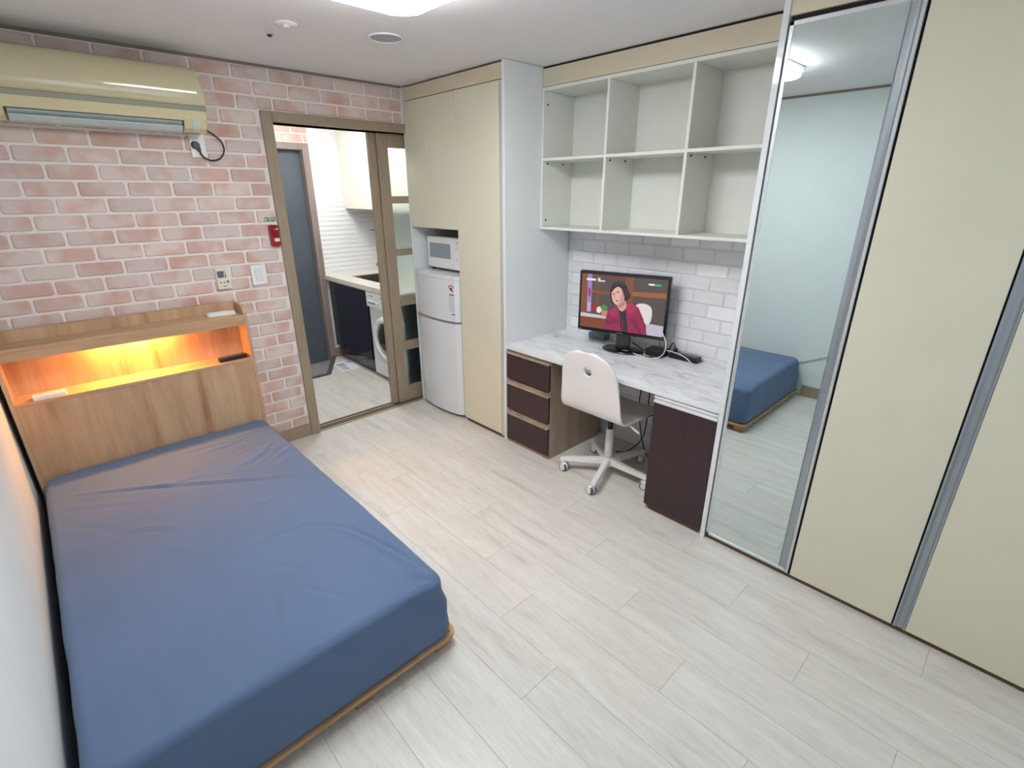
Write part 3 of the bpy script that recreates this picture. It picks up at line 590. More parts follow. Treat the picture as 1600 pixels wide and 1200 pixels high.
mw = thing('microwave', 'white microwave oven standing on top of the refrigerator', 'microwave', (.26, -.31, 1.130))
obj('microwave_shell', box(.108, .44, -.555, -.075, 1.145, 1.385, .006, 2), M['fridge'], mw)
obj('microwave_door', box(.095, .110, -.42, -.077, 1.150, 1.380, .005, 2), M['plastic_w'], mw)
obj('microwave_window', box(.0935, .096, -.375, -.108, 1.225, 1.335, .002), M['mw_window'], mw)
mp_ = obj('microwave_panel', box(.096, .110, -.553, -.423, 1.150, 1.380, .004, 2), M['plastic_w'], mw)
for z in (1.225, 1.30):
    f = nb(); cyl(f, (.096, -.488, z), (.082, -.488, z), .022, .019, n=20); obj('timer_knob', f, M['grey_flat'] if 0 else M['plastic_w'], mw)
f = nb()
for y, z in ((-.46, 1.345), (-.445, 1.300), (-.445, 1.225)): bx(f, .0952, .0962, y-.012, y+.012, z, z+.005)
obj('panel_print', f, M['grey_flat'], mw)
for x in (.13, .41):
    for y in (-.10, -.53):
        f = nb(); cyl(f, (x, y, 1.1282), (x, y, 1.147), .014, n=12); obj('foot', f, M['black'], mw)

# ================================================================ DESK NICHE
DT = .730
dk = thing('built_in_desk', 'white marbled desktop spanning the niche under the wall shelf', 'desk', (.3, -1.84, 0))
obj('desktop', box(-.002, XR-.007, -2.589, -1.091, DT-.024, DT, .001), [M['marble']], dk)
obj('desktop_edge', box(-.006, -.002, -2.589, -1.091, DT-.026, DT+.001, .001), M['white_lam'], dk)
obj('partition_panel', box(-.004, XR-.002, -2.612, -2.590, 0, 2.398, .001), M['white_lam'], dk, label='tall white partition between desk and mirror')
obj('partition_edge', box(-.0055, -.0042, -2.612, -2.590, 0, 2.398), M['gloss_w'], dk)
du = thing('drawer_unit', 'dark brown three drawer unit under left end of desk', 'drawer unit', (.27, -1.29, 0))
obj('side_panel', box(.012, .55, -1.495, -1.478, .0, DT-.027), M['greyoak'], du)
obj('side_panel', box(.012, .55, -1.112, -1.095, .0, DT-.027), M['greyoak'], du)
obj('back_panel', box(.53, .55, -1.477, -1.113, .0, DT-.027), M['greyoak'], du)
obj('kickboard', box(.010, .022, -1.477, -1.113, 0, .022), M['greyoak'], du)
for z0, z1 in ((.495, .672), (.268, .450), (.026, .222)):
    o = obj('drawer', box(-.004, .40, -1.493, -1.098, z0, z1, .0015), M['wenge'], du)
    f = nb(); prism(f, [(-.006, z1), (-.002, z1+.006), (.010, z1+.010), (.010, z1+.030), (.024, z1+.032), (.024, z1)], -1.486, -1.098, 'y')
    obj('grip_profile', f, M['greyoak'], o, label='pale oak recessed grip')
cu = thing('desk_cabinet', 'dark brown single door cabinet under right end of desk', 'cabinet', (.27, -2.42, 0))
obj('side_panel', box(.018, .55, -2.262, -2.245, .0, DT-.027), M['greyoak'], cu)
obj('side_panel', box(.018, .55, -2.587, -2.570, .0, DT-.027), M['greyoak'], cu)
obj('back_panel', box(.53, .55, -2.569, -2.263, .0, DT-.027), M['greyoak'], cu)
obj('kickboard', box(.012, .03, -2.569, -2.263, 0, .028), M['kick'], cu)
obj('cabinet_door', box(-.004, .015, -2.586, -2.243, .032, .660, .0015), M['wenge'], cu)
f = nb(); prism(f, [(-.006, .661), (-.006, .668), (.006, .672), (.006, .680), (-.002, .684), (-.002, .690), (.010, .700), (.018, .702), (.018, .661)], -2.586, -2.240, 'y')
obj('handle_profile', f, M['bright_alu'], cu, label='bright aluminium grip profile')

sh = thing('wall_shelf_unit', 'white open wall shelf with six compartments above desk', 'shelf unit', (.46, -1.84, 1.47))
SX = .31
for z0, z1 in ((1.468, 1.484), (1.882, 1.898), (2.272, 2.290)): obj('shelf_board', box(SX, XR-.022, -2.588, -1.092, z0, z1, .0008), M['white_shelf'], sh)
for y in (-1.100, -1.590, -2.090, -2.580):
    for a, b in ((1.4845, 1.8815), (1.8985, 2.2715)): obj('divider_panel', box(SX, XR-.022, y-.008, y+.008, a, b, .0008), M['white_shelf'], sh)
obj('back_panel', box(XR-.022, XR-.010, -2.588, -1.092, 1.468, 2.290), M['white_shelf'], sh)
obj('top_band', box(SX+.002, SX+.02, -2.588, -1.092, 2.293, 2.388), M['cream_band'], sh)
obj('band_top_gap', box(SX+.008, SX+.02, -2.588, -1.092, 2.388, 2.399), M['black_gap'], sh)
def cap(c, ax):
    f = nb(); a = Vector(c); cyl(f, a, a+Vector(ax)*.003, .006, n=10); obj('screw_cap', f, M['black'], sh)
for y in (-1.109, -1.599, -2.099):
    for x in (.35, .50): cap((x, y, 1.868), (0, -1, 0))
cap((XR-.022, -1.50, 2.205), (-1, 0, 0)); cap((XR-.022, -1.97, 2.205), (-1, 0, 0)); cap((.345, -1.109, 2.20), (0, -1, 0)); cap((.345, -1.109, 1.525), (0, -1, 0))

# ---------------------------------------------------------------- office chair
CX, CY = .165, -1.865
ch = thing('swivel_chair', 'white moulded swivel desk chair with round hole in backrest', 'chair', (CX, CY, 0))
prof = [(-.108, .872), (-.094, .80), (-.080, .73), (-.070, .66), (-.064, .60), (-.060, .55), (-.052, .51), (-.036, .482), (-.008, .466), (.04, .458), (.12, .452), (.21, .452), (.30, .456), (.355, .455), (.385, .444), (.402, .425)]
def pp_(t):
    n = len(prof)-1; s = t*n; i = min(int(s), n-1); u = s-i
    a = prof[max(i-1, 0)]; b = prof[i]; c = prof[i+1]; d_ = prof[min(i+2, n)]
    return [0.5*((2*b[k])+(c[k]-a[k])*u+(2*a[k]-5*b[k]+4*c[k]-d_[k])*u*u+(3*b[k]-a[k]-3*c[k]+d_[k])*u**3) for k in (0, 1)]
NT, NS = 120, 40
arc = [0.0]; pts = [pp_(i/600) for i in range(601)]
for a, b in zip(pts, pts[1:]): arc.append(arc[-1]+math.hypot(a[0]-b[0], a[1]-b[1]))
LT = arc[-1]
def at_arc(s):
    import bisect
    i = min(max(bisect.bisect_left(arc, s)-1, 0), 599); u = (s-arc[i])/max(arc[i+1]-arc[i], 1e-9)
    return [pts[i][k]+(pts[i+1][k]-pts[i][k])*u for k in (0, 1)]
def hw(s):
    base = .192+.026*min(1, max(0, (s-.10)/.27))
    if s < .17: base *= (1-(1-s/.17)**2.6)**(1/2.4) if s > 0 else 0
    e = LT-s
    if e < .07: base *= (1-.22*(1-e/.07)**2.2)
    return max(base, .03)
shell = nb(); rows = []
for i in range(NT+1):
    s = LT*(i/NT)**1.15 if i < NT*0.5 else None
    s = LT*i/NT if s is None or True else s
    if i == 0: s = .0015
    x, z = at_arc(s); wd_ = hw(s); row = []
    for j in range(NS+1):
        t = -1+2*j/NS; y = t*wd_
        q1 = min(1, max(0, (.42-s)/.2)); dish = -.012*(1-t*t)*q1*q1*(3-2*q1)
        q2 = min(1, max(0, (s-.46)/.12)); sag = -.008*(1-t*t)*q2*q2*(3-2*q2)
        row.append(shell.verts.new((x+dish, CY+y, z+sag)))
    rows.append(row)
for a, b in zip(rows, rows[1:]):
    for j in range(NS): shell.faces.new([a[j], a[j+1], b[j+1], b[j]]).smooth = True
bmesh.ops.recalc_face_normals(shell, faces=shell.faces)
so = obj('seat_shell', shell, M['chair'], ch)
cut = nb(); cyl(cut, (-.3, CY-.004, .757), (.05, CY-.004, .757), .027, n=32)
co = obj('cutter', cut, M['chair_in'])
md = so.modifiers.new('t', 'SOLIDIFY'); md.thickness = .012; md.offset = 0; md.use_even_offset = True
md = so.modifiers.new('b', 'BOOLEAN'); md.operation = 'DIFFERENCE'; md.object = co; md.solver = 'EXACT'
bpy.context.view_layer.update()
dg = bpy.context.evaluated_depsgraph_get(); ev = so.evaluated_get(dg); nm = bpy.data.meshes.new_from_object(ev)
so.modifiers.clear(); so.data = nm; bpy.data.objects.remove(co)
f = nb(); bx(f, CX-.10, CX+.10, CY-.07, CY+.07, .405, .438, .01); obj('seat_mechanism', f, M['black'], ch)
f = nb(); tube(f, [(CX+.02, CY-.05, .425), (CX-.07, CY-.16, .432), (CX-.145, CY-.292, .434)], .0065); obj('tilt_lever', f, M['chair'], ch)
f = nb(); tube(f, [(CX+.05, CY-.05, .415), (CX+.10, CY-.15, .405), (CX+.16, CY-.19, .42)], .005); obj('height_lever', f, M['black'], ch)
f = nb(); cyl(f, (CX, CY, .30), (CX, CY, .41), .016, n=20); obj('gas_lift', f, M['black'], ch)
f = nb(); cyl(f, (CX, CY, .075), (CX, CY, .315), .026, .024, n=24); cyl(f, (CX, CY, .062), (CX, CY, .115), .040, .034, n=24); obj('column', f, M['steel_w'], ch)
for k in range(5):
    a = math.radians(56+72*k); c, s = math.cos(a), math.sin(a)
    f = nb()
    v = []
    for rr, hwid, z0, z1 in ((.03, .024, .068, .108), (.305, .017, .066, .088)):
        for (sy, zz) in ((-1, z0), (1, z0), (.8, z1), (-.8, z1)):
            v.append(f.verts.new((CX+rr*c-sy*hwid*s, CY+rr*s+sy*hwid*c, zz)))
    for i in range(4): f.faces.new([v[i], v[(i+1) % 4], v[4+(i+1) % 4], v[4+i]])
    f.faces.new(v[:4][::-1]); f.faces.new(v[4:])
    bmesh.ops.bevel(f, geom=list(f.edges), offset=.004, segments=2, affect='EDGES')
    lg = obj('base_leg', f, M['steel_w'], ch)
    ca = a+math.radians([35, -40, 60, 20, -25][k]); px, py = CX+.29*c, CY+.29*s
    ox, oy = px-.018*math.cos(ca), py-.018*math.sin(ca)
    ax = Vector((-math.sin(ca), math.cos(ca), 0)); ctr = Vector((ox, oy, .0265))
    f = nb(); cyl(f, (px, py, .045), (px, py, .070), .010, n=12); cyl(f, ctr-ax*.0045+Vector((0, 0, .004)), ctr+ax*.0045+Vector((0, 0, .004)), .029, n=20)
    cyl(f, ctr+Vector((0, 0, .010))-ax*.024, ctr+Vector((0, 0, .010))+ax*.024, .018, n=20)
    hd = obj('caster_housing', f, M['plastic_w'], lg)
    for sg in (-1, 1):
        f = nb(); cyl(f, ctr+ax*sg*.006, ctr+ax*sg*.021, .0262, n=24); cyl(f, ctr+ax*sg*.021, ctr+ax*sg*.0235, .019, n=24, mi=1)
        w_ = obj('wheel', f, [M['caster'], M['plastic_w']], lg)

# ---------------------------------------------------------------- television
TA = Vector((.350, -1.425, 0)); TB = Vector((.500, -2.000, 0)); du_ = (TB-TA).normalized(); TW = .585
TC = Vector((.423, -1.708, DT)); nrm = Vector((-du_.y, du_.x, 0)); nrm = nrm if nrm.x < 0 else -nrm      # faces the room
tv = thing('television', 'small black television on oval stand showing woman in burgundy coat', 'television', TC)
ZB, ZT = .842, 1.232
def tp(u, d, z): p = TC+du_*u+nrm*d; return (p.x, p.y, z)
def tbox(f, u0, u1, d0, d1, z0, z1, bev=0, mi=0):
    vs = [f.verts.new(tp(u, d_, z)) for z in (z0, z1) for (u, d_) in ((u0, d0), (u1, d0), (u1, d1), (u0, d1))]
    fs = [f.faces.new([vs[i] for i in q]) for q in ((3, 2, 1, 0), (4, 5, 6, 7), (0, 1, 5, 4), (1, 2, 6, 5), (2, 3, 7, 6), (3, 0, 4, 7))]
    for q in fs: q.material_index = mi
    if bev: bmesh.ops.bevel(f, geom=list({e for q in fs for e in q.edges}), offset=bev, segments=2, affect='EDGES')
f = nb(); tbox(f, -TW/2, TW/2, -.03, .012, ZB, ZT, .006); obj('bezel', f, M['black_gloss'], tv)
f = nb(); tbox(f, -TW/2+.03, TW/2-.03, -.055, -.03, ZB+.03, ZT-.03, .01); obj('back_cover', f, M['black'], tv)
f = nb(); tbox(f, -.035, .055, -.065, -.030, DT+.015, ZB+.03, .004); obj('stand_neck', f, M['black_gloss'], tv)
f = nb(); N = 40; ring = []
for rr, zz in ((1.0, DT+.0015), (1.0, DT+.008), (.9, DT+.014), (.3, DT+.022)):
    ring.append([f.verts.new(tp(.018+.14*rr*math.cos(2*PI*i/N), -.030+.092*rr*math.sin(2*PI*i/N), zz)) for i in range(N)])
for a, b in zip(ring, ring[1:]):
    for i in range(N): f.faces.new([a[i], a[(i+1) % N], b[(i+1) % N], b[i]]).smooth = True
f.faces.new(ring[0][::-1]); f.faces.new(ring[-1]); obj('stand_base', f, M['black_gloss'], tv)
SU0, SU1, SZ0, SZ1 = -TW/2+.017, TW/2-.017, ZB+.024, ZT-.020
f = nb(); mats = []; cols = {}
for i, (c, uv) in enumerate(TVP):
    if c not in cols: cols[c] = len(mats); mats.append(emis('screen_%d' % len(mats), c, .46))
    dd = .0124+.00006*i
    poly = [(SU0+(SU1-SU0)*u, SZ0+(SZ1-SZ0)*v) for u, v in uv]
    q = []
    for p in poly:
        if not q or math.hypot(p[0]-q[-1][0], p[1]-q[-1][1]) > 1e-4: q.append(p)
    try: f.faces.new([f.verts.new(tp(u, dd, z)) for u, z in q]).material_index = cols[c]
    except ValueError: pass
bmesh.ops.triangulate(f, faces=f.faces)
o = obj('screen_picture', f, mats, tv, label='lit screen showing a person in a burgundy coat')
f = nb(); tbox(f, -.018, .018, .0122, .0132, ZB+.009, ZB+.013); tbox(f, -TW/2+.012, -TW/2+.03, .0122, .0132, ZB+.008, ZB+.011); obj('brand_mark', f, M['grey_flat'], tv)

sb = thing('set_top_box', 'small dark grey box behind left side of the television', 'box', (.575, -1.42, DT+.001))
f = nb(); bx(f, .535, .605, -1.50, -1.37, DT+.004, DT+.045, .004, seg=2); obj('box_shell', f, M['blackbox'], sb)
f = nb()
for x in (.548, .592):
    for y in (-1.485, -1.385): cyl(f, (x, y, DT+.0008), (x, y, DT+.006), .006, n=10)
obj('feet', f, M['black'], sb)
pa = thing('power_adapter', 'black power adapter brick on desk right of television stand', 'adapter', (.47, -1.93, DT+.001))
f = nb(); bx(f, .475, .565, -1.985, -1.87, DT+.001, DT+.046, .006, seg=2); obj('adapter_body', f, M['black'], pa)
f = nb(); bx(f, .50, .515, -1.93, -1.91, DT+.046, DT+.0475); obj('switch_light', f, M['red'], pa)
ps = thing('power_strip', 'black multi socket power strip at the back right of the desk', 'power strip', (.52, -2.10, DT+.001))
f = nb()
vs = bx(f, .535, .595, -2.190, -2.000, DT+.001, DT+.034, .006, seg=2); obj('strip_body', f, M['black'], ps)
for i in range(4):
    f = nb(); cyl(f, (.565, -2.03-.044*i, DT+.033), (.565, -2.03-.044*i, DT+.0355), .019, n=18); obj('socket', f, M['blackbox'], ps)
pl = thing('black_plug', 'black angled plug standing in the power strip', 'plug', (.565, -2.03, DT+.036))
f = nb(); cyl(f, (.565, -2.03, DT+.0358), (.565, -2.03, DT+.062), .014, .011, n=16); tube(f, [(.565, -2.03, DT+.055), (.575, -2.01, DT+.085), (.585, -1.99, DT+.075), (.592, -1.97, DT+.03), (.59, -1.94, DT+.005)], .0032)
obj('plug_body', f, M['black'], pl)
f = nb(); tube(f, [(.455, -1.99, .90), (.44, -2.03, .84), (.43, -2.02, .775), (.43, -1.96, DT+.006), (.425, -1.88, DT+.006), (.42, -1.82, DT+.012)], .0028)
tag(obj('white_cable', f, M['plastic_w']), 'white cable looping down from right edge of television to desk', 'cable')
f = nb(); tube(f, [(.53, -1.99, DT+.044), (.525, -2.06, DT+.043), (.515, -2.13, DT+.030), (.49, -2.19, DT+.005)], .0028)
tag(obj('white_cable', f, M['plastic_w']), 'white cable lying across the black power strip on the desk', 'cable')
f = nb(); tube(f, [(.42, -1.80, .77), (.45, -1.86, DT+.008), (.43, -1.90, DT+.006), (.44, -1.95, DT+.01)], .0045); tube(f, [(.46, -1.78, .80), (.50, -1.85, DT+.02), (.55, -1.88, DT+.006), (.56, -1.95, DT+.006), (.55, -2.0, DT+.01)], .0045)
tag(obj('black_cable', f, M['black']), 'black cables tangled behind the television stand and adapter', 'cable')
f = nb(); tube(f, [(.595, -1.83, .705), (.59, -1.815, .55), (.585, -1.80, .35), (.58, -1.84, .12), (.54, -1.92, .006), (.45, -2.05, .006)], .004); tube(f, [(.595, -1.835, .705), (.59, -1.86, .55), (.585, -1.87, .36), (.58, -1.86, .12), (.52, -1.80, .006), (.42, -1.75, .006)], .004)
tag(obj('hanging_cable', f, M['black']), 'pair of black cables hanging behind the desk above knee space', 'cable')

# ================================================================ WARDROBE
wr = thing('wardrobe', 'built-in wardrobe with mirror door and cream doors on the right', 'wardrobe', (.3, -3.5, 0))
obj('wardrobe_box', box(.028, XR-.002, YB+.01, -2.613, .02, 2.29), M['greyoak'], wr)
obj('top_band', box(.001, .02, YB+.01, -2.613, 2.290, 2.388), M['cream_band'], wr)
obj('kickboard', box(.012, .028, YB+.01, -2.613, 0, .020), M['kick'], wr)
Y1, Y0 = -2.618, -3.021
mdr = obj('mirror_door', box(.004, .024, Y0, Y1, .026, 2.272), M['alu_dark'], wr)
f = nb(); bx(f, -.001, .006, Y1-.016, Y1, .026, 2.272, .002); bx(f, -.001, .006, Y0, Y1, .026, .042, .002); bx(f, -.001, .006, Y0, Y1, 2.256, 2.272, .002); bx(f, -.003, .006, Y0, Y0+.012, .026, 2.272, .002)
obj('mirror_frame', f, M['alu'], mdr)
f = nb(); prism(f, [(.004, Y0+.012), (-.002, Y0+.012), (-.003, Y0+.016), (.002, Y0+.026), (.003, Y0+.040), (-.001, Y0+.044), (.004, Y0+.044)], .042, 2.256, 'z')
obj('grip_profile', f, M['alu_dark'], mdr)
obj('mirror_glass', box(.0005, .0035, Y0+.044, Y1-.016, .042, 2.256), M['mirror'], mdr)
for a, b in ((-3.424, -3.030), (-3.868, -3.472), (-4.270, -3.876), (-4.59, -4.32)): obj('cream_door', box(.0, .02, a, b, .024, 2.272, .0015), M['cream'], wr)
for a in (-3.430, -4.276):
    f = nb(); prism(f, [(.018, a), (-.003, a), (-.003, a-.006), (.004, a-.014), (.005, a-.030), (-.001, a-.036), (-.001, a-.041), (.018, a-.041)], .024, 2.272, 'z'); obj('grip_profile', f, M['alu_dark'], wr, label='silver vertical grip profile')
obj('seam_strip', box(.016, .027, YB+.012, -2.615, .022, 2.287), M['black_gap'], wr)

# ================================================================ BED
bd = thing('bed_frame', 'oak veneer bed with shelf headboard against brick wall', 'bed', (-1.9, -1.2, 0))
HX0, HX1, HF = -2.462, -1.345, -.235
hb = obj('headboard', box(HX0+.018, HX1-.018, HF+.004, HF+.022, .0, .738), M['oak'], bd)
def cheek(x0, x1):
    poly = [(-.022, 0), (-.022, 1.067)]
    for i in range(7):
        t = PI/2-PI/2*i/6; poly.append((HF+.055-.055*math.cos(PI/2-t) if 0 else (HF+.045)-.045*math.sin(PI/2*i/6), 1.022+.045*math.cos(PI/2*i/6)))
    poly += [(HF, 0)]; f = nb(); prism(f, poly, x0, x1, 'x'); return f
obj('headboard_side', cheek(HX1-.018, HX1), M['oak'], hb); obj('headboard_side', cheek(HX0, HX0+.018), M['oak'], hb)
obj('headboard_back', box(HX0+.018, HX1-.018, -.075, -.022, .0, 1.067), M['oak'], hb)
obj('headboard_tray', box(HX0+.018, HX1-.018, HF+.002, -.075, .995, 1.012, .001), M['oak_edge'], hb)
obj('headboard_fascia', box(HX0+.018, HX1-.018, HF+.002, HF+.018, .952, .995), M['oak_edge'], hb)
obj('headboard_shelf', box(HX0+.018, HX1-.018, HF+.002, -.075, .722, .740, .001), M['oak_edge'], hb)
led = obj('light_strip', box(-2.06, -1.78, -.135, -.110, .978, .993, .002), M['led'], hb, label='warm lit lamp strip under the tray')
f = nb(); prism(f, rrect(-2.458, -1.340, -2.245, HF, .04), .046, .062, 'z'); obj('platform', f, M['plywood'], bd)
for x in (-2.40, -1.74, -1.40):
    for y in (-2.19, -1.55, -.95, -.35):
        obj('foot_block', box(x-.035, x+.035, y-.035, y+.035, 0, .046, .002), M['plywood'], bd)

mt = thing('mattress', 'mattress in slate blue fitted sheet on the wooden bed', 'mattress', (-1.9, -1.25, .062))
X0, X1, Y0m, Y1m, Z0m, Z1m = -2.463, -1.352, -2.238, -.240, .063, .348
NX, NY = 130, 230
bm_ = nb()
# creases: polyline, depth, width, side of the raised lip
CREASES = [
    ([(-2.36, -.58), (-2.15, -.70), (-1.96, -.82), (-1.765, -.97), (-1.59, -1.09), (-1.40, -1.19)], .0085, .0085, 1),
    ([(-2.10, -.76), (-1.90, -.80), (-1.70, -.90), (-1.55, -1.00)], .0030, .012, 1),
    ([(-1.95, -.47), (-1.80, -.49), (-1.62, -.50), (-1.42, -.44)], .0035, .010, 1), ([(-1.82, -.56), (-1.64, -.55), (-1.48, -.50)], .0050, .009, 1),
    ([(-1.90, -.68), (-1.70, -.68), (-1.52, -.60), (-1.42, -.53)], .0045, .010, -1),
    ([(-1.74, -.86), (-1.62, -.84), (-1.53, -.78), (-1.43, -.66)], .0070, .011, 1), ([(-1.64, -.93), (-1.56, -.87), (-1.48, -.81), (-1.40, -.76)], .0065, .010, -1),
    ([(-1.60, -1.02), (-1.52, -.98), (-1.43, -.93)], .0040, .012, 1), ([(-1.56, -.70), (-1.50, -.76), (-1.50, -.84)], .0040, .010, 1),
    ([(-1.56, -1.62), (-1.50, -1.72), (-1.465, -1.84), (-1.435, -1.97), (-1.415, -2.08), (-1.405, -2.19)], .0110, .011, -1),
    ([(-1.90, -1.60), (-1.76, -1.55), (-1.62, -1.58), (-1.52, -1.68)], .0030, .012, 1),
    ([(-1.82, -1.72), (-1.76, -1.80), (-1.73, -1.90)], .0040, .014, -1), ([(-1.78, -1.93), (-1.74, -2.0), (-1.70, -2.09)], .0045, .010, -1),
    ([(-1.86, -1.80), (-1.90, -1.98), (-1.96, -2.16)], .0028, .014, 1), ([(-2.22, -1.10), (-2.12, -1.16), (-2.04, -1.26)], .0032, .014, 1),
    ([(-2.38, -.86), (-2.28, -.98), (-2.20, -1.16)], .0028, .016, -1), ([(-2.40, -.70), (-2.25, -.80), (-2.10, -.90)], .0026, .014, 1),
    ([(-2.14, -1.30), (-2.06, -1.42), (-2.04, -1.50)], .0030, .016, 1), ([(-1.75, -1.27), (-1.66, -1.30)], .0035, .012, 1),
    ([(-2.30, -1.95), (-2.26, -2.08), (-2.28, -2.2)], .0028, .02, 1), ([(-1.50, -2.13), (-1.44, -2.18), (-1.40, -2.215)], .006, .012, 1),
]
CB = [(min(p[0] for p in c[0])-.07, max(p[0] for p in c[0])+.07, min(p[1] for p in c[0])-.07, max(p[1] for p in c[0])+.07) for c in CREASES]
def wr_noise(x, y):
    hgt = noise.noise(Vector((x*3.2, y*2.4, 1.3)))*.0035+noise.noise(Vector((x*9, y*6, 7.7)))*.0011+noise.noise(Vector((x*2.2+y*1.5, (y-x)*5.5, 3.1)))*.0035
    for (pl, dep, wid, side), (bx0, bx1, by0, by1) in zip(CREASES, CB):
        if x < bx0 or x > bx1 or y < by0 or y > by1: continue
        best = 9; bs = 0; bt = 0; n_ = len(pl)-1
        for i in range(n_):
            ax, ay = pl[i]; ex, ey = pl[i+1][0]-ax, pl[i+1][1]-ay; L2 = ex*ex+ey*ey
            t = max(0, min(1, ((x-ax)*ex+(y-ay)*ey)/L2)); dx, dy = x-ax-ex*t, y-ay-ey*t; d = math.hypot(dx, dy)
            if d < best: best = d; bs = 1 if ex*dy-ey*dx > 0 else -1; bt = (i+t)/n_
        tp_ = math.sin(PI*min(1, max(0, bt)))**.7 if bt not in (0, 1) else 0
        sd_ = best*bs*side
        hgt += tp_*dep*(-math.exp(-(sd_/wid)**2)+.9*math.exp(-((sd_-2.1*wid)/(1.6*wid))**2))
    return hgt
def prof_pts():
    out = []; r = .034
    out.append((.006, 0.0)); out.append((.0, .03)); out.append((.0, .09)); out.append((.004, .15)); out.append((.012, .20))
    for i in range(9):
        t = PI/2*i/8; out.append((.018+r-r*math.cos(t), Z1m-Z0m-r+r*math.sin(t)))
    return out
PR = prof_pts(); RC = .055; per = rrect(X0, X1, Y0m, Y1m, RC, 8)
# resample the perimeter densely
dense = []
for a, b in zip(per, per[1:]+per[:1]):
    L_ = math.hypot(b[0]-a[0], b[1]-a[1]); k = max(1, int(L_/.012))
    for i in range(k): dense.append((a[0]+(b[0]-a[0])*i/k, a[1]+(b[1]-a[1])*i/k))
cxm, cym = (X0+X1)/2, (Y0m+Y1m)/2
def inset(p, d):
    # move inward along axis directions, keeping the rounded rectangle
    x, y = p; hx, hy = (X1-X0)/2, (Y1m-Y0m)/2
    return (cxm+(x-cxm)*(hx-d)/hx, cym+(y-cym)*(hy-d)/hy)
rings = []
for kk, (d_, h_) in enumerate(PR):
    ring = []
    for p in dense:
        q = inset(p, d_); side = noise.noise(Vector((p[0]*6, p[1]*6, h_*8)))*.004
        corner = max(0, 1-math.hypot(p[0]-X1, p[1]-Y0m)/.30)
        side += corner*.004*math.sin(h_*55+p[0]*18)
        q = inset(q, -side if 0 < h_ < .27 else 0)
        zz = Z0m+h_
        if h_ > .2: zz += wr_noise(q[0], q[1])*(min(1, (h_-.2)/.08))
        if h_ > .2: zz -= corner*.012
        ring.append(bm_.verts.new((q[0], q[1], zz)))
    rings.append(ring)
n = len(dense)
for a, b in zip(rings, rings[1:]):
    for i in range(n): bm_.faces.new([a[i], a[(i+1) % n], b[(i+1) % n], b[i]])
bm_.faces.new(rings[0][::-1])
# concentric rings towards the centre line for the top
last = rings[-1]; dl = PR[-1][0]; steps = 95; hx, hy = (X1-X0)/2, (Y1m-Y0m)/2
base = [inset(p, dl) for p in dense]
for k in range(1, steps+1):
    t = k/steps; ring = []
    for p in base:
        tx = cxm+(p[0]-cxm)*(1-t); ty = cym+math.copysign(max(0, abs(p[1]-cym)-t*(hx-dl)*1.0), p[1]-cym) if 1 else 0
        # skeleton: shrink x to the centre line, y only by the same amount
        yy = p[1]-cym; lim = hy-hx
        ty = cym+(yy*(1-t)+max(-lim, min(lim, yy))*t)
        zz = Z1m+wr_noise(tx, ty)-max(0, 1-math.hypot(tx-X1, ty-Y0m)/.30)*.012+.006*math.sin(PI*min(1, t))
        ring.append(bm_.verts.new((tx, ty, zz)))
    for i in range(n): bm_.faces.new([last[i], last[(i+1) % n], ring[(i+1) % n], ring[i]])
    last = ring
bmesh.ops.remove_doubles(bm_, verts=bm_.verts, dist=.0004)
bmesh.ops.recalc_face_normals(bm_, faces=bm_.faces)
obj('fitted_sheet', bm_, M['sheet'], mt, smooth=True)

# things on the headboard
def slab(x0, x1, y0, y1, z0, z1, r, ang=0, bev=.004):
    f = nb(); prism(f, rrect(x0, x1, y0, y1, r), z0, z1, 'z')
    es = [e for e in f.edges if abs(e.verts[0].co.z-e.verts[1].co.z) < 1e-6 and e.verts[0].co.z > (z0+z1)/2]
    bmesh.ops.bevel(f, geom=es, offset=bev, segments=2, affect='EDGES')
    c = Vector(((x0+x1)/2, (y0+y1)/2, 0)); bmesh.ops.rotate(f, verts=f.verts, cent=c, matrix=Matrix.Rotation(ang, 3, 'Z')); return f
rc = thing('remote_control', 'white remote control on top tray of the headboard', 'remote control', (-1.455, -.150, 1.012))
obj('remote_shell', slab(-1.535, -1.385, -.172, -.130, 1.0125, 1.032, .014, -.12), M['plastic_w'], rc)
f = nb(); bx(f, -1.425, -1.395, -.168, -.145, 1.032, 1.0325); obj('remote_display', f, M['louver'], rc)
rc = thing('remote_control', 'black remote control on right end of the lit headboard shelf', 'remote control', (-1.455, -.19, .740))
obj('remote_shell', slab(-1.535, -1.375, -.205, -.158, .7405, .762, .012, .05), M['black'], rc)
f = nb()
for i in range(6):
    for j in range(3): bx(f, -1.52+.02*i, -1.51+.02*i, -.198+.013*j, -.190+.013*j, .762, .7635)
bmesh.ops.rotate(f, verts=f.verts, cent=Vector((-1.455, -.1815, 0)), matrix=Matrix.Rotation(.05, 3, 'Z')); obj('buttons', f, M['blackbox'], rc)
rc = thing('remote_control', 'pale flat remote control at the left of the lit headboard shelf', 'remote control', (-2.30, -.2, .740))
obj('remote_shell', slab(-2.375, -2.245, -.222, -.165, .7405, .758, .008, .02), M['plastic_w'], rc)
f = nb()
for i in range(4): bx(f, -2.35+.026*i, -2.335+.026*i, -.205, -.185, .758, .7592)
obj('buttons', f, M['louver'], rc)

for o in C.objects:
    if o.name.startswith('remote_control'): o['group'] = 'remote controls on the headboard'
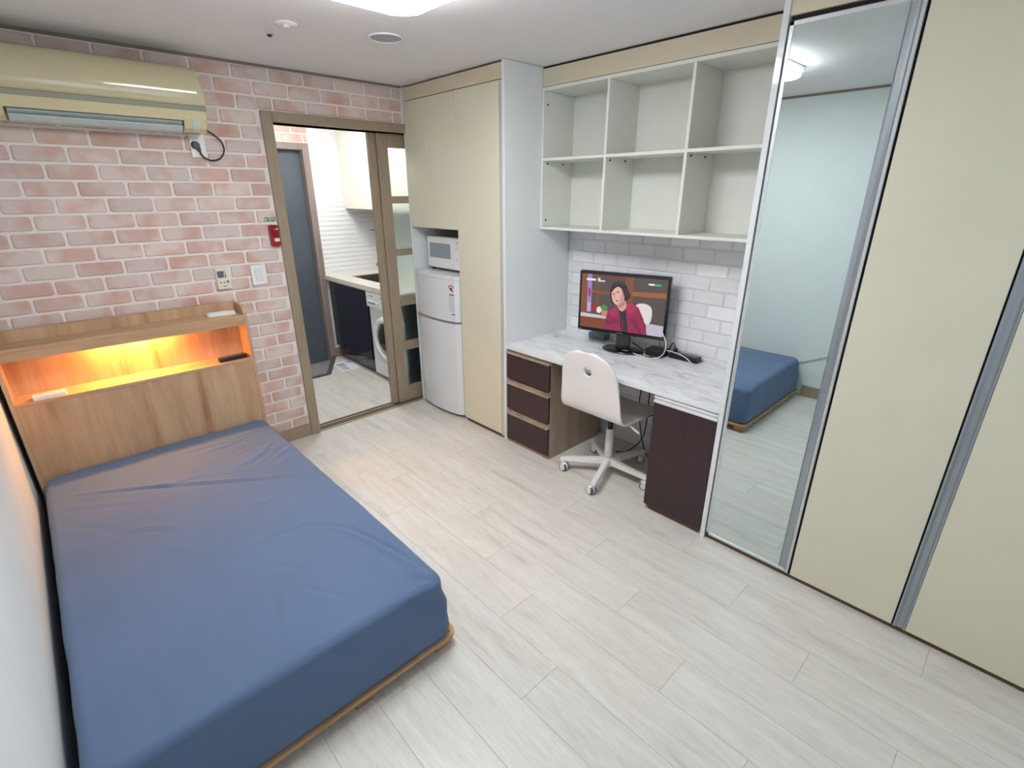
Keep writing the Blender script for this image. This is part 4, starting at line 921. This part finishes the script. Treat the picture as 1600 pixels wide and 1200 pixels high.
# ================================================================ ON THE BRICK WALL
ac = thing('air_conditioner', 'cream glossy split air conditioner high on the pink brick wall', 'air conditioner', (-1.79, -.1, 2.02))
AX0, AX1 = -2.255, -1.338
bodyp = [(-.008, 2.022), (-.100, 2.002), (-.130, 2.000), (-.168, 2.018), (-.192, 2.060), (-.200, 2.100), (-.190, 2.28), (-.15, 2.300), (-.008, 2.305)]
def acprism(poly, x0, x1):
    f = nb(); prism(f, poly, x0, x1, 'x'); return f
f = nb(); prism(f, bodyp, AX0, -2.135, 'x'); prism(f, bodyp, -1.448, AX1, 'x')
bmesh.ops.bevel(f, geom=[e for e in f.edges if e.verts[0].co.z < 2.15 and e.verts[1].co.z < 2.15 and abs(e.verts[0].co.x-e.verts[1].co.x) < 1e-6 and abs(e.verts[0].co.x-AX1) < 1e-4], offset=.008, segments=2, affect='EDGES')
prism(f, [(-.008, 2.022), (-.100, 2.002), (-.118, 2.003), (-.125, 2.075), (-.170, 2.080), (-.188, 2.052), (-.200, 2.100), (-.190, 2.28), (-.15, 2.300), (-.008, 2.305)], -2.135, -1.448, 'x')
ab = obj('ac_body', f, M['ac_body'], ac)
fp = [(-.196, 2.122), (-.207, 2.124), (-.214, 2.134), (-.219, 2.152), (-.222, 2.172), (-.222, 2.195), (-.219, 2.220), (-.213, 2.245), (-.204, 2.268), (-.192, 2.287), (-.176, 2.300), (-.155, 2.308), (-.145, 2.300)]
f = nb(); rows = []; xs = []
for i in range(9): xs.append(AX0+.001+.06*(1-math.cos(PI/2*i/8)))
for i in range(1, 12): xs.append(AX0+.061+(AX1-AX0-.122)*i/12)
for i in range(9): xs.append(AX1-.061+.06*math.sin(PI/2*i/8))
for x in xs:
    e = min(x-AX0, AX1-x); r = .05; dr = r-math.sqrt(max(0, r*r-max(0, r-e)**2)) if e < r else 0
    rows.append([f.verts.new((x, y+dr*.35*max(0, (z-2.12)/.19), z-dr*max(0, (z-2.16)/.148))) for y, z in fp])
for a, c in zip(rows, rows[1:]):
    for k in range(len(fp)-1): f.faces.new([a[k], a[k+1], c[k+1], c[k]]).smooth = True
f.faces.new(rows[0]); f.faces.new(rows[-1][::-1])
obj('front_panel', f, M['ac'], ac)
obj('trim_strip', acprism([(-.190, 2.098), (-.203, 2.100), (-.207, 2.121), (-.190, 2.121)], AX0+.001, AX1-.001), M['ac_grey'], ac)
lv = obj('air_louver', acprism([(-.120, 1.998), (-.150, 2.004), (-.172, 2.022), (-.170, 2.028), (-.148, 2.011), (-.120, 2.004)], -2.125, -1.455), M['louver'], ac)
obj('inner_louver', acprism([(-.135, 2.022), (-.172, 2.046), (-.170, 2.051), (-.134, 2.030)], -2.125, -1.455), M['louver'], ac)
obj('outlet_slot', acprism([(-.1255, 2.0735), (-.170, 2.0785), (-.170, 2.077), (-.1255, 2.072)], -2.134, -1.449), M['black_gap'], ac)
for i in range(9):
    x = -2.10+.075*i; obj('vane', acprism([(-.130, 2.030), (-.165, 2.053), (-.160, 2.070), (-.130, 2.065)], x, x+.003), M['louver'], ac)
obj('display_window', acprism([(-.150, 2.009), (-.168, 2.020), (-.190, 2.060), (-.194, 2.058), (-.171, 2.016), (-.152, 2.006)], -1.412, -1.376), M['louver'], ac)

ou = thing('wall_outlet', 'white wall outlet with black plug below air conditioner corner', 'outlet', (-1.365, -.01, 1.945))
obj('outlet_plate', box(-1.405, -1.328, -.018, -.006, 1.885, 2.005, .003, 2), M['plastic_w'], ou)
f = nb(); cyl(f, (-1.378, -.018, 1.945), (-1.378, -.0195, 1.945), .026, n=28); obj('socket_ring', f, M['plastic_w'], ou)
f = nb(); tube(f, [(-1.368, -.032, 1.925), (-1.355, -.03, 1.893), (-1.318, -.025, 1.872), (-1.268, -.022, 1.883), (-1.236, -.02, 1.925), (-1.240, -.02, 1.970), (-1.268, -.022, 2.000), (-1.300, -.03, 2.020), (-1.345, -.05, 2.035)], .0045); pc = obj('power_cord', f, M['black'], ac, label='dark power cord curling down to the wall outlet')
f = nb(); cyl(f, (-1.380, -.0197, 1.948), (-1.380, -.045, 1.948), .022, .018, n=24); bx(f, -1.376, -1.360, -.040, -.022, 1.915, 1.940, .003); o = obj('plug', f, M['black'], pc)


th = thing('thermostat', 'ivory thermostat with dark display on brick wall above headboard', 'thermostat', (-1.377, -.01, 1.205))
obj('thermostat_case', box(-1.416, -1.338, -.026, -.006, 1.142, 1.270, .004, 2), M['plastic_ivory'], th)
obj('thermostat_display', box(-1.409, -1.362, -.0268, -.0255, 1.212, 1.252, .0005), M['bluegrey'], th)
f = nb()
for x in (-1.398, -1.378): cyl(f, (x, -.0262, 1.183), (x, -.0275, 1.183), .0045, n=12)
cyl(f, (-1.358, -.0262, 1.186), (-1.358, -.029, 1.186), .008, n=14); bx(f, -1.388, -1.366, -.0268, -.0262, 1.158, 1.163); obj('thermostat_buttons', f, M['grey_flat'], th)
f = nb(); prism(f, [(-1.374, 1.214), (-1.371, 1.214), (-1.364, 1.250), (-1.370, 1.250)], -.0272, -.0268, 'y'); obj('display_mark', f, M['white_flat'], th)
ls = thing('light_switch', 'white rocker light switch on brick wall beside sliding door frame', 'switch', (-1.166, -.01, 1.205))
obj('switch_plate', box(-1.212, -1.122, -.016, -.006, 1.144, 1.268, .003, 2), M['plastic_w'], ls)
obj('rocker', box(-1.190, -1.144, -.020, -.0155, 1.165, 1.247, .002, 2), M['fridge'], ls)
rd = thing('emergency_light', 'red emergency flashlight in wall holder beside door frame', 'flashlight', (-1.034, -.01, 1.44))
f = nb(); prism(f, rrect(-1.062, -1.006, 1.374, 1.507, .012), -.006, -.032, 'y'); bmesh.ops.bevel(f, geom=[e for e in f.edges if e.verts[0].co.y < -.03 and e.verts[1].co.y < -.03], offset=.006, segments=2, affect='EDGES')
bmesh.ops.recalc_face_normals(f, faces=f.faces); obj('holder_case', f, M['red'], rd)
f = nb(); cyl(f, (-1.034, -.036, 1.445), (-1.034, -.036, 1.500), .014, .018, n=18); obj('torch_body', f, M['red'], rd)
obj('holder_label', box(-1.040, -1.008, -.0328, -.0318, 1.405, 1.425), M['plastic_ivory'], rd); f = nb(); cyl(f, (-1.024, -.052, 1.482), (-1.024, -.054, 1.482), .005, n=10); obj('indicator', f, M['white_flat'], rd)
for i, x in enumerate((-1.075, -1.036)):
    st = thing('green_sticker', ('left', 'right')[i]+' one of two small green safety stickers above red flashlight', 'sticker', (x+.015, -.008, 1.54))
    obj('sticker_sheet', box(x, x+.030, -.0082, -.0072, 1.530, 1.552), M['green'], st)
    f = nb()
    if i == 0: bx(f, x+.005, x+.012, -.0086, -.0082, 1.536, 1.546); bx(f, x+.016, x+.025, -.0086, -.0082, 1.540, 1.542)
    else: bx(f, x+.004, x+.014, -.0086, -.0082, 1.541, 1.547); bx(f, x+.017, x+.026, -.0086, -.0082, 1.535, 1.539)
    obj('sticker_print', f, M['white_flat'], st)
    st['group'] = 'green safety stickers'

# left wall outlet, seen in the mirror
CABLE = [(XL+.014, -2.46, .52), (XL+.02, -2.465, .47), (XL+.016, -2.43, .41), (XL+.012, -2.36, .375), (XL+.010, -2.28, .335), (XL+.009, -2.22, .305), (XL+.009, -2.15, .29)]
ou = thing('wall_outlet', 'white outlet low on the left wall, seen only in the mirror', 'outlet', (XL+.004, -2.46, .55))
obj('outlet_plate', box(XL+.001, XL+.010, -2.50, -2.42, .49, .61, .003, 2), M['plastic_w'], ou)
for z in (.525, .575):
    f = nb(); cyl(f, (XL+.010, -2.46, z), (XL+.0115, -2.46, z), .018, n=20); obj('socket_ring', f, M['grey_flat'], ou)
f = nb(); tube(f, CABLE, .0045)
tag(obj('grey_cable', f, M['louver']), 'grey cable from left wall outlet down behind the bed, seen in mirror', 'cable')

# ================================================================ CEILING
lp = thing('ceiling_lamp', 'bright square white ceiling lamp with rounded corners above room', 'lamp', (-1.18, -1.79, 2.36))
obj('lamp_base', box(-1.476, -.887, -2.176, -1.486, 2.375, 2.3995, .004), M['plastic_w'], lp)
f = nb(); prism(f, rrect(-1.475, -.888, -2.175, -1.487, .07), 2.338, 2.374, 'z')
bmesh.ops.bevel(f, geom=[e for e in f.edges if e.verts[0].co.z < 2.34 and e.verts[1].co.z < 2.34], offset=.012, segments=3, affect='EDGES') if 1 else 0; obj('lamp_diffuser', f, M['lamp'], lp)
vt = thing('ceiling_vent', 'round light grey flush ceiling vent near kitchen door', 'vent', (-.70, -1.0, 2.40))
f = nb(); lathe(f, [(.084, 0), (.083, -.006), (.079, -.008), (.075, -.006), (.075, 0)], (-.695, -.995, 2.3995), 'z', 40); obj('vent_ring', f, M['plastic_w'], vt)
f = nb(); lathe(f, [(.0748, -.001), (.0748, -.004)], (-.695, -.995, 2.3995), 'z', 40); obj('vent_disc', f, mat('vent_grey', (176, 178, 186), .6), vt)
sd = thing('smoke_detector', 'white domed smoke detector on ceiling near air conditioner', 'smoke detector', (-1.13, -.88, 2.40))
f = nb(); lathe(f, [(.050, 0), (.048, -.004), (.038, -.007), (.018, -.008), (.015, -.015), (.006, -.017)], (-1.13, -.880, 2.3995), 'z', 32); obj('detector_body', f, M['ceil'], sd)
sp = thing('ceiling_screw', 'tiny dark screw point in ceiling beside smoke detector', 'screw', (-1.12, -.66, 2.40))
f = nb(); lathe(f, [(.012, 0), (.012, -.004), (.004, -.010)], (-1.12, -.656, 2.3995), 'z', 12); obj('screw_head', f, M['dark_flat'], sp)

for o in C.objects:
    if o.name.split('.')[0] in ('panel_print', 'brand_mark', 'printed_lines', 'buttons', 'sticker_print', 'thermostat_buttons', 'feet'): o['kind'] = 'stuff'
